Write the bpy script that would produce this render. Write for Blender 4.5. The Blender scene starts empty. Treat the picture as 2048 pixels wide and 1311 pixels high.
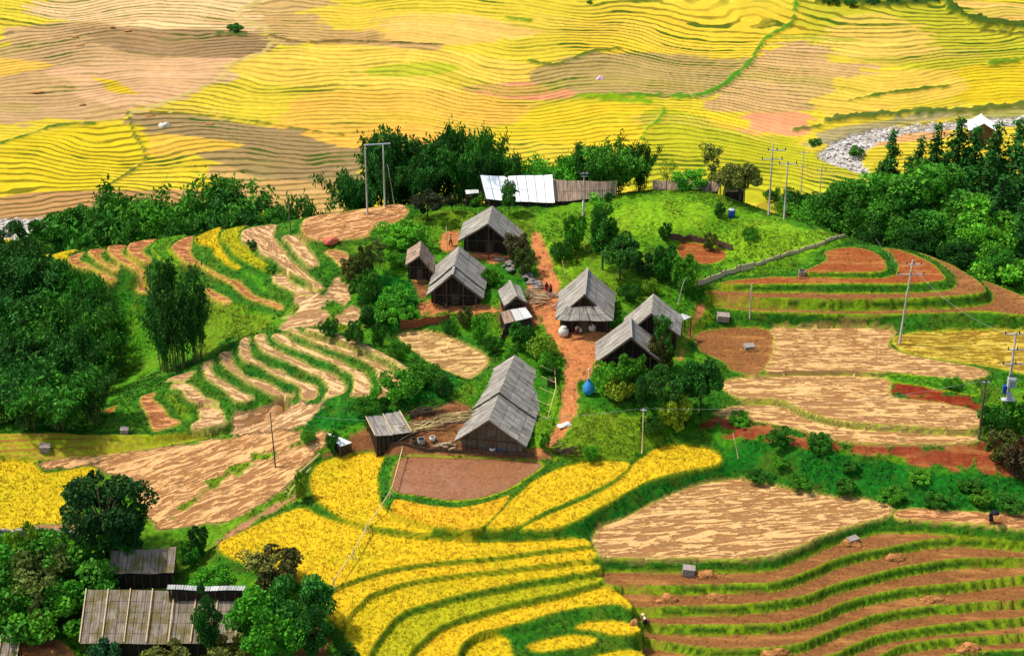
import bpy, math, random
import numpy as np
from mathutils import Vector, Matrix
R = math.radians
rng = np.random.default_rng(7)
random.seed(7)
SC = bpy.context.scene
COL = SC.collection
# ---------------------------------------------------------------- camera model
S = 1.3                       # metres per survey unit
F = 3800.0                    # focal length in pixels of the 2048 px picture
PIT = R(26)
ZC = 83.4 * S
SP, CP = math.sin(PIT), math.cos(PIT)

def ray(u, v):
    a = (np.asarray(u, float) - 1024) / F; b = (np.asarray(v, float) - 655.5) / F
    return a, CP - b * SP, -SP - b * CP
def at(u, v, z):
    dx, dy, dz = ray(u, v); t = (z - ZC) / dz
    return np.stack([dx * t, dy * t, np.zeros_like(t) + z], -1)
def proj(x, y, z):
    q = z - ZC
    d = y * CP - q * SP
    return 1024 + F * x / d, 655.5 - F * (y * SP + q * CP) / d

# ---------------------------------------------------------------- noise helpers
def vnoise(x, y, seed=0):
    xi = np.floor(x).astype(np.int64); yi = np.floor(y).astype(np.int64)
    fx = x - xi; fy = y - yi
    fx = fx * fx * (3 - 2 * fx); fy = fy * fy * (3 - 2 * fy)
    def h(a, b):
        n = (a * 374761393 + b * 668265263 + seed * 974634777) & 0x7fffffff
        n = ((n ^ (n >> 13)) * 1274126177) & 0x7fffffff
        return ((n ^ (n >> 16)) & 0xffff) / 65535.0
    return (h(xi, yi) * (1 - fx) + h(xi + 1, yi) * fx) * (1 - fy) + (h(xi, yi + 1) * (1 - fx) + h(xi + 1, yi + 1) * fx) * fy
def fbm(x, y, o=3, seed=0):
    s = 0; a = .5; t = 0
    for k in range(o):
        s = s + a * vnoise(x * 2 ** k, y * 2 ** k, seed + k); t += a; a *= .5
    return s / t

def lin(r, g, b, k=1.0):
    f = lambda c: (c / 255 / 12.92 if c < 10 else ((c / 255 + .055) / 1.055) ** 2.4) * k
    return (f(r), f(g), f(b))

# ---------------------------------------------------------------- base relief (thin-plate through surveyed heights)
PXC = [(1100,650,0),(1200,700,-.5),(850,620,0),(980,450,2.3),(1000,880,-2.6),(1300,430,3.4),(1180,410,3.0),(1480,440,3.2),
(1650,470,2.6),(1300,560,1.5),(1400,600,.5),(1750,520,1.8),(2040,610,-.8),(1600,640,-1.0),(1600,700,-1.8),(1950,700,-1.8),
(1600,800,-2.2),(2040,900,-3.4),(1600,900,-3.2),(1500,1050,-5.2),(2040,1000,-5),(1900,1060,-6.3),(1500,1300,-9.5),(2040,1300,-11.6),
(900,960,-3.5),(900,1120,-4.9),(900,1300,-7.2),(700,1300,-6.6),(700,430,2.6),(810,470,2.3),(600,500,1.6),(640,620,-.3),(450,500,-.3),
(300,500,-2.7),(110,512,-5.9),(800,740,-1.1),(600,760,-2.6),(450,760,-3.9),(340,790,-4.8),(200,850,-5.6),(0,868,-5.4),
(600,880,-3.75),(545,842,-3.8),(600,838,-3.3),(680,825,-2.6),(490,850,-4.5),(300,950,-5.8),(400,1030,-5.7),(0,990,-6.3),(280,1150,-7),(320,1290,-8.5),(50,1200,-8.2),(-60,1290,-9.2),
(350,650,-7.5),(200,700,-11),(100,800,-12),(0,700,-13),(260,600,-8.5),(400,640,-5.5),(282,580,-5.6),(490,640,-2.6),(420,720,-4.6),
(0,0,-31),(1024,0,-31),(2048,0,-29.5),(0,200,-38.5),(1024,200,-38.2),(1800,150,-34),(780,800,-1.1),(735,802,-1.7),(690,804,-2.3),(630,808,-2.9),(560,808,-3.5),(500,812,-4.1),(445,862,-5.0),(385,868,-5.15),(0,400,-44),(1450,300,-41.5),(1500,365,-42.6)]
WC = [(-60,260,-42),(-20,255,-36),(20,255,-34),(60,262,-36),(86,250,-30),
(-80,300,-46),(-30,300,-46),(20,305,-44),(60,318,-41),(96,337,-38.5),(-60,285,-45.5),(20,290,-44),(60,300,-42.5),(-100,300,-46),
(-110,240,-30),(110,260,-28),(-75,150,-10),(75,130,-12),(-60,110,-13),(0,110,-11),(60,105,-16),(-90,190,-18),(100,190,-6),
(-150,400,-30),(150,400,-26),(0,470,-20),(-150,480,-16),(150,480,-14),(0,560,0),(-180,560,4),(180,560,6)]
def _pts():
    P = []
    for u, v, z in PXC:
        p = at(u, v, z * S); P.append((p[0], p[1], z * S))
    for x, y, z in WC: P.append((x * S, y * S, z * S))
    for u, v, z in SKYL:           # the land falls away right behind the skyline of the hill
        p = at(u, v, z * S); h = np.hypot(p[0], p[1]); P.append((p[0], p[1], z * S))
        for d, dz in ((6, -4.2), (15, -11)):
            k = 1 + d * S / h; P.append((p[0] * k, p[1] * k, (z + dz) * S))
    return np.array(P)
SKYL = [(110,508,-5.9),(200,492,-4.3),(310,478,-2.7),(390,466,-1.1),(480,451,.6),(550,446,1),(600,433,2.2),(700,421,2.6),(805,408,2.6),(900,402,2.4),(1000,400,2.8),
(1110,397,3),(1230,383,3.3),(1440,382,3.4),(1560,425,3.2),(1650,450,2.8),(1700,470,2.4),(1800,496,1.5),(1900,526,.9),(2000,567,0),(2060,598,-.5)]
_P = _pts()
def _tps(P, lam=2.0):
    n = len(P); X = P[:, :2] / 100
    d = np.linalg.norm(X[:, None] - X[None], axis=2)
    K = np.where(d > 0, d * d * np.log(d + 1e-12), 0) + np.eye(n) * lam * 1e-4
    A = np.zeros((n + 3, n + 3)); A[:n, :n] = K; A[:n, n] = 1; A[:n, n + 1:] = X; A[n, :n] = 1; A[n + 1:, :n] = X.T
    b = np.zeros(n + 3); b[:n] = P[:, 2]
    return X, np.linalg.solve(A, b)
_X, _W = _tps(_P)
def Hb(x, y):
    x = np.asarray(x, float); y = np.asarray(y, float); sh = x.shape
    q = np.stack([x.ravel(), y.ravel()], -1) / 100
    out = np.empty(len(q)); n = len(_X)
    for i in range(0, len(q), 60000):
        c = q[i:i + 60000]
        d2 = ((c[:, None] - _X[None]) ** 2).sum(2)
        out[i:i + 60000] = (.5 * d2 * np.log(d2 + 1e-12)) @ _W[:n] + _W[n] + c @ _W[n + 1:]
    return out.reshape(sh)

# ---------------------------------------------------------------- polygons
def smooth(P, closed=True, k=4):
    P = np.asarray(P, float); n = len(P); out = []
    for i in range(n if closed else n - 1):
        if closed: a, b, c, d = P[i - 1], P[i], P[(i + 1) % n], P[(i + 2) % n]
        else: a, b, c, d = P[max(i - 1, 0)], P[i], P[i + 1], P[min(i + 2, n - 1)]
        for j in range(k):
            t = j / k
            out.append(.5 * ((2 * b) + (c - a) * t + (2 * a - 5 * b + 4 * c - d) * t * t + (3 * b - a - 3 * c + d) * t ** 3))
    if not closed: out.append(P[-1])
    return np.array(out)
def sdist(poly, X, Y):
    """signed distance to a closed polygon, positive inside"""
    d = np.full(X.shape, 1e9); ins = np.zeros(X.shape, bool); n = len(poly)
    for i in range(n):
        ax, ay = poly[i]; bx, by = poly[(i + 1) % n]
        ex, ey = bx - ax, by - ay; L = ex * ex + ey * ey + 1e-12
        t = np.clip(((X - ax) * ex + (Y - ay) * ey) / L, 0, 1)
        dd = (X - ax - t * ex) ** 2 + (Y - ay - t * ey) ** 2
        d = np.minimum(d, dd)
        c = (ay > Y) != (by > Y)
        with np.errstate(divide='ignore', invalid='ignore'):
            ins ^= c & (X < ex * (Y - ay) / (ey if ey != 0 else 1e-12) + ax)
    d = np.sqrt(d)
    return np.where(ins, d, -d)
def ldist(line, X, Y):
    d = np.full(X.shape, 1e9)
    for i in range(len(line) - 1):
        ax, ay = line[i]; bx, by = line[i + 1]
        ex, ey = bx - ax, by - ay; L = ex * ex + ey * ey + 1e-12
        t = np.clip(((X - ax) * ex + (Y - ay) * ey) / L, 0, 1)
        d = np.minimum(d, (X - ax - t * ex) ** 2 + (Y - ay - t * ey) ** 2)
    return np.sqrt(d)
# ---------------------------------------------------------------- the fields, traced corner by corner
# kind: r ripe rice, s straw-covered stubble, d bare soil, w pond mud, g grass tread, p path/earth
FIELDS = []
def fld(kind, z, pts, tone=0, ang=0, lip=1):
    FIELDS.append((kind, z * S, np.array(pts, float), tone, ang, lip))
# stepped soil terraces below the tan field
L1 = [(1200,1120),(1350,1120),(1480,1120),(1560,1110),(1640,1077),(1720,1050),(1785,1040),(1900,1045),(2070,1062)]
TL = [
 [(1225,1170),(1348,1172),(1489,1168),(1559,1163),(1629,1138),(1700,1110),(1770,1096),(1875,1078),(1946,1077),(2070,1089)],
 [(1270,1216),(1348,1214),(1489,1210),(1594,1196),(1664,1173),(1735,1152),(1840,1128),(1946,1117),(2070,1117)],
 [(1290,1246),(1348,1251),(1453,1251),(1559,1247),(1629,1231),(1700,1202),(1770,1184),(1875,1170),(2070,1150)],
 [(1290,1278),(1348,1288),(1418,1296),(1524,1298),(1612,1284),(1700,1247),(1770,1226),(1875,1212),(2070,1197)],
 [(1290,1322),(1420,1332),(1560,1330),(1664,1311),(1700,1293),(1752,1272),(1823,1258),(1928,1247),(2070,1231)],
 [(1290,1362),(1500,1372),(1640,1352),(1763,1311),(1805,1291),(1875,1281),(1963,1275),(2070,1264)],
 [(1290,1405),(1600,1400),(1760,1360),(1893,1313),(1980,1303),(2070,1295)]]
prev = L1; zz = [-6.25, -7.0, -7.8, -8.6, -9.35, -10.1, -10.8]
th = [25, 17, 18, 18, 17, 17, 15]
for i, l in enumerate(TL):
    up = [(u, v + th[i]) for u, v in prev]
    fld('d', zz[i], up + l[::-1], tone=1, ang=-6)
    prev = l
fld('s', -5.2, [(1192,1062),(1240,1040),(1320,1000),(1380,975),(1440,962),(1490,960),(1560,975),(1640,990),(1740,1000),(1783,1012),(1775,1030),(1720,1046),(1640,1074),(1560,1106),(1480,1117),(1350,1117),(1250,1116),(1205,1113),(1186,1092)], ang=8)
fld('s', -5.3, [(1793,1022),(1830,1018),(1900,1022),(2070,1032),(2070,1057),(1960,1048),(1850,1040),(1793,1036)], tone=2)
# ripe rice on the near spur
La = [(655,1189),(703,1163),(791,1138),(896,1124),(1002,1115),(1107,1101),(1182,1093)]
Lb = [(689,1254),(710,1219),(748,1189),(808,1168),(896,1152),(1002,1142),(1107,1128),(1185,1119)]
Lc = [(735,1320),(741,1303),(766,1268),(801,1230),(843,1212),(931,1188),(1019,1170),(1107,1156),(1199,1140)]
Ld = [(815,1320),(826,1304),(861,1268),(896,1247),(966,1223),(1054,1202),(1142,1181),(1201,1164)]
Le = [(905,1322),(928,1286),(966,1265),(1037,1247),(1107,1226),(1177,1212),(1230,1209),(1266,1217)]
fld('r', -4.85, [(440,1085),(500,1055),(560,1028),(605,1017),(640,1032),(700,1052),(780,1072),(870,1080),(960,1084),(1050,1084),(1120,1079),(1170,1078),(1182,1090)] + [(u, v - 3) for u, v in La[::-1]] + [(640,1180),(560,1150),(490,1125),(445,1105)], tone=0)
fld('r', -5.2, [(u, v + 6) for u, v in La] + [(u, v - 2) for u, v in Lb[::-1]] + [(665,1245),(650,1215)], tone=0)
fld('r', -5.6, [(u, v + 7) for u, v in Lb] + [(u, v - 2) for u, v in Lc[::-1]] + [(700,1290)], tone=1)
fld('r', -6.1, [(u + 3, v + 12) for u, v in Lc] + [(u, v - 2) for u, v in Ld[::-1]], tone=2)
fld('r', -6.6, [(u + 3, v + 10) for u, v in Ld] + [(1235,1182),(1262,1203)] + Le[::-1], tone=0)
fld('r', -7.3, [(930,1320),(945,1290),(980,1275),(1015,1278),(1024,1300),(1020,1320)], tone=1)
fld('r', -7.5, [(1057,1290),(1130,1270),(1190,1275),(1180,1290),(1110,1300),(1062,1302)], tone=0)
fld('r', -7.3, [(1148,1256),(1180,1243),(1240,1243),(1275,1250),(1280,1263),(1230,1270),(1190,1262)], tone=0)
fld('r', -8.1, [(1180,1315),(1240,1300),(1285,1304),(1285,1330),(1180,1330)], tone=1)
fld('r', -4.25, [(625,940),(660,917),(700,909),(757,908),(765,922),(757,960),(762,1008),(790,1030),(865,1058),(850,1066),(780,1057),(700,1040),(645,1010),(622,985)], tone=0)
fld('r', -3.7, [(783,1004),(800,999),(850,1010),(920,1014),(980,1002),(1020,992),(965,1055),(900,1056),(850,1046),(788,1026)], tone=3)
fld('r', -3.75, [(1032,990),(1085,952),(1150,928),(1262,926),(1228,960),(1168,990),(1090,1024),(1030,1052),(973,1054),(1003,1020)], tone=0)
fld('r', -3.9, [(1272,925),(1310,898),(1360,890),(1420,900),(1443,915),(1430,930),(1350,945),(1280,970),(1200,1015),(1150,1043),(1110,1056),(1040,1057),(1112,1024),(1192,988),(1242,957)], tone=0)
fld('w', -3.75, [(797,916),(870,913),(960,916),(1083,926),(1058,955),(1010,983),(950,1000),(890,1001),(832,992),(787,984),(780,960)])
# the round hill behind the village
fld('d', 2.0, [(1602,543),(1650,522),(1652,502),(1710,495),(1755,506),(1772,530),(1765,543),(1700,546),(1640,545)], tone=2)
fld('d', 1.5, [(1470,560),(1560,554),(1700,557),(1780,553),(1793,532),(1778,506),(1762,497),(1800,500),(1860,525),(1886,548),(1880,562),(1800,568),(1700,568),(1560,569),(1440,568)], tone=2)
fld('d', .75, [(1415,581),(1500,584),(1600,586),(1750,587),(1850,584),(1900,578),(1908,558),(1885,532),(1835,506),(1800,497),(1850,508),(1900,528),(1950,556),(1972,575),(1960,587),(1850,596),(1750,599),(1620,599),(1520,596),(1430,591)], tone=1)
fld('d', -.4, [(1420,610),(1600,620),(1800,620),(1960,612),(1985,590),(1965,560),(2070,604),(2070,630),(1960,624),(1800,629),(1620,627),(1490,621)], tone=1)
fld('s', -1.8, [(1540,662),(1600,657),(1780,659),(1776,690),(1830,712),(1960,737),(1968,754),(1900,759),(1780,744),(1600,744),(1530,740)], ang=-4)
fld('d', -1.8, [(1397,664),(1540,660),(1530,741),(1470,744),(1440,722),(1397,700)], tone=1)
fld('s', -1.8, [(1795,672),(1900,663),(2070,667),(2070,742),(1960,729),(1850,713),(1797,696)], tone=3, ang=0)
fld('s', -2.2, [(1455,762),(1600,752),(1768,757),(1780,792),(1850,802),(1950,822),(1950,858),(1850,853),(1700,843),(1620,824),(1560,800),(1472,794)], tone=0, ang=-2)
fld('g', -1.9, [(1780,750),(1900,757),(1958,776),(1950,792),(1850,774),(1788,764)])
fld('s', -2.75, [(1442,822),(1480,811),(1560,814),(1620,840),(1700,857),(1850,867),(1950,873),(1945,883),(1850,888),(1700,884),(1560,850),(1440,832)], tone=0, ang=-6)
# terraces falling to the valley on the far shoulder
fld('s', 2.6, [(605,447),(625,433),(700,423),(760,413),(806,409),(812,428),(790,445),(745,457),(735,472),(700,478),(650,481),(622,477),(607,466)], tone=4, ang=30)
fld('s', 1.9, [(652,502),(690,506),(705,528),(692,538),(668,520)], tone=4)
fld('s', 1.7, [(565,472),(592,473),(602,482),(617,500),(632,518),(637,531),(620,533),(609,523),(593,506),(579,489)], tone=5, ang=-50)
fld('s', 1.0, [(487,461),(512,454),(547,449),(550,459),(546,474),(556,489),(570,506),(585,524),(614,550),(641,569),(648,576),(636,577),(614,561),(585,546),(563,532),(548,517),(526,508),(512,495),(485,490),(483,474)], tone=5, ang=-50)
fld('s', .2, [(546,551),(574,553),(579,563),(599,577),(640,587),(600,590),(570,574),(552,564)], tone=5)
fld('r', .4, [(449,460),(482,453),(494,453),(480,465),(479,489),(494,499),(512,514),(534,527),(543,538),(541,545),(526,540),(504,529),(482,517),(468,507),(454,491),(442,480),(442,468)], tone=2)
fld('r', -.3, [(393,474),(424,459),(445,455),(437,470),(437,484),(442,498),(453,511),(468,526),(480,536),(468,538),(446,523),(428,508),(424,496),(402,491),(391,483)], tone=1)
fld('s', -1.1, [(344,492),(368,477),(388,473),(382,492),(384,512),(400,527),(424,542),(453,557),(475,564),(490,576),(512,592),(548,605),(566,618),(556,618),(526,604),(504,598),(480,583),(462,567),(430,551),(403,532),(375,523),(351,508)], tone=6)
fld('g', -1.9, [(322,478),(374,470),(347,484),(338,493),(338,503),(353,518),(366,527),(349,528),(322,517),(304,500),(307,490)])
fld('s', -2.0, [(411,572),(431,585),(460,603),(450,607),(425,594)], tone=6)
fld('s', -2.7, [(258,488),(287,481),(312,479),(297,491),(286,500),(289,512),(303,521),(295,524),(274,515),(260,505)], tone=6)
fld('s', -3.5, [(216,494),(246,490),(253,496),(240,502),(245,512),(257,521),(275,533),(288,541),(287,544),(262,533),(241,523),(224,511)], tone=6)
fld('s', -4.3, [(178,501),(202,498),(212,502),(199,507),(201,518),(216,528),(237,538),(231,541),(211,530),(190,517)], tone=6)
fld('s', -5.1, [(139,515),(158,507),(171,504),(161,513),(162,524),(181,533),(202,544),(222,555),(232,560),(223,563),(203,552),(192,540),(167,535),(146,528)], tone=6)
fld('r', -5.9, [(104,509),(144,500),(157,502),(137,512),(141,523),(116,518)], tone=1)
fld('s', -5.4, [(276,574),(302,578),(300,585),(280,582)], tone=6)
# the bowl of curved terraces
fld('s', -.35, [(616,656),(660,665),(700,678),(730,690),(765,705),(800,725),(824,740),(814,740),(780,720),(740,701),(700,687),(660,671),(616,661)], tone=5)
BT = [
 (-1.0, [(577,658),(592,659),(605,671),(634,681),(656,686),(700,700),(736,717),(772,735),(788,749),(802,766),(800,772),(780,786),(765,797)], [(577,661),(605,673),(634,687),(664,697),(700,709),(721,715),(747,733),(760,756),(763,775),(758,792)]),
 (-1.6, [(565,670),(590,687),(620,699),(649,712),(678,722),(706,737),(728,750),(740,768),(743,783),(735,792)], [(547,670),(561,684),(590,696),(620,708),(649,719),(671,728),(687,740),(703,748),(710,764),(708,778),(705,790)]),
 (-2.2, [(530,670),(531,683),(541,694),(561,705),(590,718),(620,733),(649,743),(671,753),(686,771),(686,786)], [(512,670),(515,685),(529,702),(561,716),(590,730),(620,744),(642,754),(652,768),(654,783),(649,797)]),
 (-2.8, [(496,676),(498,698),(502,713),(517,722),(539,736),(561,741),(576,752),(605,765),(630,774),(633,786),(630,797)], [(480,684),(483,713),(503,724),(525,734),(546,747),(568,757),(595,769),(604,781),(607,797)]),
 (-3.4, [(459,705),(464,724),(479,743),(491,754),(517,759),(546,771),(568,785),(588,792)], [(441,706),(443,722),(459,740),(482,756),(503,766),(532,781),(556,791)]),
 (-4.0, [(422,722),(420,737),(430,754),(451,766),(473,779),(495,790),(505,796)], [(405,728),(410,749),(424,763),(448,778),(464,793),(474,803)])]
for z, a, b in BT: fld('s', z, a + b[::-1], tone=5, ang=-35)
fld('s', -4.5, [(338,757),(384,743),(383,751),(370,760),(346,761)], tone=5)
fld('s', -4.6, [(353,766),(378,768),(392,780),(407,794),(434,806),(430,810),(386,804),(371,791),(362,778),(345,775)], tone=5)
fld('s', -5.1, [(401,816),(431,816),(446,833),(446,846),(400,857),(385,857),(386,847),(401,837)], tone=5)
fld('s', -5.3, [(284,793),(308,785),(305,799),(326,816),(335,832),(358,842),(354,848),(319,859),(307,857),(291,823),(283,808)], tone=6)
fld('d', -5.6, [(204,822),(236,808),(229,820),(222,829),(210,827)], tone=2)
# thin olive steps at the foot of the bowl
base = [(-30,868),(100,866),(200,870),(330,867),(450,852),(560,832)]
for i in range(6):
    f0, f1 = i / 6, (i + .62) / 6
    sp = [66, 56, 44, 26, 18, 14]
    a = [(u, v + sp[j] * f0) for j, (u, v) in enumerate(base)]; b = [(u, v + sp[j] * f1) for j, (u, v) in enumerate(base)]
    fld('o', -5.15 - .17 * i, a + b[::-1], tone=i % 2, lip=1)
fld('r', -6.3, [(-30,934),(60,924),(92,946),(183,932),(190,960),(160,1000),(158,1040),(60,1050),(-30,1062)], tone=1)
fld('s', -1.2, [(795,670),(830,663),(880,668),(920,685),(960,705),(975,720),(965,740),(940,757),(915,750),(890,740),(850,720),(820,695)], tone=7, ang=10)
fld('d', 1.6, [(1358,487),(1400,487),(1450,503),(1448,520),(1410,530),(1360,515)], tone=2)

# painted zones without a level of their own: (kind, tone, pts, noise width)
ZONES = []
def zon(kind, pts, tone=0, ang=0): ZONES.append((kind, np.array(pts, float), tone, ang))
zon('g', [(1060,480),(1080,430),(1140,400),(1230,392),(1300,388),(1440,385),(1520,420),(1560,450),(1660,460),(1700,480),(1640,500),(1560,530),(1440,540),(1400,510),(1340,490),(1250,500),(1180,470),(1120,470)], tone=3)
zon('g', [(1180,440),(1260,410),(1400,400),(1420,430),(1380,460),(1300,470),(1220,470)], tone=4)
zon('g', [(1440,470),(1520,440),(1600,455),(1660,470),(1600,510),(1500,520),(1450,500)], tone=4)
zon('g', [(1140,830),(1280,830),(1330,880),(1290,900),(1250,925),(1180,925),(1120,910),(1130,870)], tone=5)
zon('g', [(1080,480),(1140,500),(1150,600),(1120,560),(1100,520)], tone=4)
zon('g', [(1050,870),(1070,840),(1100,800),(1120,760),(1135,800),(1100,860),(1070,900)], tone=3)
zon('g', [(1360,700),(1430,640),(1400,600),(1370,640),(1330,760)], tone=5)
# yards and bare earth round the houses
zon('p', [(878,478),(912,456),(920,480),(905,500),(885,500)], tone=0)
zon('p', [(845,604),(900,606),(960,604),(1000,620),(990,628),(930,626),(860,628),(838,622)], tone=0)
zon('p', [(940,500),(1020,508),(1015,526),(960,522)], tone=0)
zon('p', [(1000,610),(1060,600),(1080,640),(1060,660),(1010,655)], tone=1)
zon('p', [(822,500),(850,490),(860,540),(845,600),(825,560)], tone=1)
zon('p', [(1060,560),(1110,560),(1130,640),(1230,660),(1240,700),(1190,740),(1170,760),(1120,700),(1095,650),(1070,620)], tone=0)
zon('p', [(690,880),(740,850),(820,860),(900,880),(1060,895),(1100,905),(1080,920),(960,914),(800,912),(700,905),(640,915)], tone=1)
zon('p', [(820,830),(900,800),(940,820),(920,880),(840,880)], tone=1)
zon('p', [(1060,470),(1072,462),(1085,480),(1095,500),(1110,540),(1118,580),(1110,620),(1100,660),(1125,680),(1160,685),(1180,700),(1170,740),(1155,760),(1155,800),(1140,850),(1110,890),(1085,908),(1068,905),(1100,870),(1120,830),(1125,790),(1130,750),(1125,700),(1095,665),(1075,600),(1078,540),(1068,500)], tone=0)
zon('p', [(440,1090),(500,1050),(560,1015),(600,985),(625,950),(600,985),(560,1003),(500,1035),(440,1075)], tone=2)
zon('p', [(0,1052),(60,1050),(160,1043),(160,1056),(100,1064),(0,1068)], tone=2)
zon('p', [(40,1290),(100,1275),(140,1300),(150,1330),(30,1330)], tone=0)
zon('p', [(600,1280),(640,1250),(660,1311),(650,1330),(600,1330)], tone=1)
zon('p', [(1390,650),(1370,690),(1360,720),(1380,650),(1400,610),(1410,620)], tone=0)
# red earth banks
zon('e', [(1765,766),(1850,776),(1958,800),(1958,822),(1860,803),(1778,788)], tone=0)
zon('e', [(1400,838),(1450,838),(1560,862),(1660,890),(1800,893),(1945,885),(1948,922),(1880,935),(1750,908),(1600,890),(1480,868),(1420,856)], tone=1)
zon('e', [(1960,880),(2070,880),(2070,960),(1960,940)], tone=1)
# straw-strewn slopes
zon('s', [(462,868),(462,842),(480,824),(560,812),(640,812),(700,806),(770,800),(812,775),(826,742),(812,790),(770,812),(700,838),(610,862),(600,856),(520,872),(470,876)], tone=5, ang=20)
zon('s', [(80,922),(200,908),(330,892),(480,872),(600,856),(650,858),(660,880),(630,910),(590,950),(555,990),(450,1040),(350,1055),(310,1050),(270,980),(250,960),(190,935),(90,934)], tone=8, ang=27)
zon('g', [(620,880),(560,905),(500,930),(440,965),(390,1005),(345,1035),(380,1000),(430,955),(490,920),(560,893)], tone=5)
zon('s', [(592,590),(640,586),(650,606),(610,640),(575,660),(562,652),(588,625)], tone=5)
zon('s', [(650,585),(680,560),(704,585),(694,612),(662,606)], tone=5)
zon('s', [(690,612),(718,620),(706,648),(668,636)], tone=5)
zon('s', [(620,625),(660,625),(650,645),(610,648)], tone=5)
zon('g', [(420,600),(470,610),(540,640),(520,660),(430,690),(400,720),(400,660)], tone=5)
zon('g', [(640,815),(700,800),(760,770),(800,760),(870,730),(920,760),(900,800),(830,830),(740,840),(620,870),(600,860)], tone=2)
zon('g', [(720,560),(790,550),(830,580),(825,640),(770,660),(720,620)], tone=2)
zon('g', [(1440,960),(1200,1060),(1100,1080),(880,1080),(870,1066),(1110,1060),(1200,1020),(1290,975),(1440,930),(1480,880),(1600,900),(1760,915),(1880,945),(2070,960),(2070,1020),(1900,1015),(1790,1010),(1740,1000),(1640,988),(1540,965)], tone=2)
# ---------------------------------------------------------------- mesh + material helpers
def mesh_np(name, V, Fc, mats=(), smooth_=False, cols=None, attrs=None, midx=None):
    me = bpy.data.meshes.new(name)
    V = np.asarray(V, np.float32); Fc = np.asarray(Fc, np.int32); n = Fc.shape[1]
    me.vertices.add(len(V)); me.vertices.foreach_set('co', V.ravel())
    me.loops.add(Fc.size); me.loops.foreach_set('vertex_index', Fc.ravel())
    me.polygons.add(len(Fc)); me.polygons.foreach_set('loop_start', np.arange(0, Fc.size, n, dtype=np.int32))
    me.polygons.foreach_set('use_smooth', np.full(len(Fc), smooth_, bool))
    if midx is not None: me.polygons.foreach_set('material_index', np.asarray(midx, np.int32))
    for k, a in (cols or {}).items():
        c = np.ones((len(V), 4), np.float32); c[:, :a.shape[1]] = a
        at_ = me.attributes.new(k, 'FLOAT_COLOR', 'POINT'); at_.data.foreach_set('color', c.ravel())
    for k, a in (attrs or {}).items():
        if a.ndim == 1: me.attributes.new(k, 'FLOAT', 'POINT').data.foreach_set('value', a.astype(np.float32))
        else: me.attributes.new(k, 'FLOAT_VECTOR', 'POINT').data.foreach_set('vector', a.astype(np.float32).ravel())
    for m in mats: me.materials.append(m)
    me.update(calc_edges=True)
    return me
def link(name, me, parent=None, label=None, cat=None, group=None, kind=None, loc=None):
    o = bpy.data.objects.new(name, me); COL.objects.link(o)
    if parent is not None: o.parent = parent
    if loc is not None: o.location = loc
    if label: o['label'] = label
    if cat: o['category'] = cat
    if group: o['group'] = group
    if kind: o['kind'] = kind
    return o

class NT:
    """tiny node-tree writer"""
    def __init__(s, name):
        s.m = bpy.data.materials.new(name); s.m.use_nodes = True; s.t = s.m.node_tree; s.t.nodes.clear()
        s.out = s.n('ShaderNodeOutputMaterial')
    def n(s, typ, ins=None, **kw):
        nd = s.t.nodes.new(typ)
        for k, v in kw.items(): setattr(nd, k, v)
        for k, v in (ins or {}).items(): s.set(nd, k, v)
        return nd
    def set(s, nd, k, v):
        i = nd.inputs[k]
        if isinstance(v, bpy.types.NodeSocket): s.t.links.new(v, i)
        elif isinstance(v, bpy.types.Node): s.t.links.new(v.outputs[0], i)
        else:
            if isinstance(v, tuple) and len(v) == 3 and i.type == 'RGBA': v = (*v, 1)
            i.default_value = v
    def attr(s, name): return s.n('ShaderNodeAttribute', attribute_name=name)
    def noise(s, vec, scale, detail=3, rough=.55, dist=0): return s.n('ShaderNodeTexNoise', {'Vector': vec, 'Scale': scale, 'Detail': detail, 'Roughness': rough, 'Distortion': dist}).outputs[0]
    def math(s, op, a, b=0.0, clamp=False):
        nd = s.n('ShaderNodeMath', operation=op, use_clamp=clamp); s.set(nd, 0, a); s.set(nd, 1, b); return nd.outputs[0]
    def mr(s, x, a, b, c=0.0, d=1.0): return s.n('ShaderNodeMapRange', {'Value': x, 'From Min': a, 'From Max': b, 'To Min': c, 'To Max': d}).outputs[0]
    def mix(s, f, a, b, mode='MIX'):
        nd = s.n('ShaderNodeMix', data_type='RGBA', blend_type=mode); s.set(nd, 0, f)
        s.set(nd, 6, a); s.set(nd, 7, b); return nd.outputs[2]
    def bsdf(s, col, rough=.9, bump=None, bstr=.5, bdist=.1, spec=.2, trans=0):
        p = s.n('ShaderNodeBsdfPrincipled', {'Base Color': col, 'Roughness': rough, 'Specular IOR Level': spec})
        if bump is not None:
            b = s.n('ShaderNodeBump', {'Height': bump, 'Strength': bstr, 'Distance': bdist}); s.set(p, 'Normal', b)
        if trans:
            tr = s.n('ShaderNodeBsdfTranslucent', {'Color': col})
            mx = s.n('ShaderNodeMixShader', {0: trans, 1: p.outputs[0], 2: tr.outputs[0]}); s.t.links.new(mx.outputs[0], s.out.inputs[0])
        else: s.t.links.new(p.outputs[0], s.out.inputs[0])
        return s.m

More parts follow.
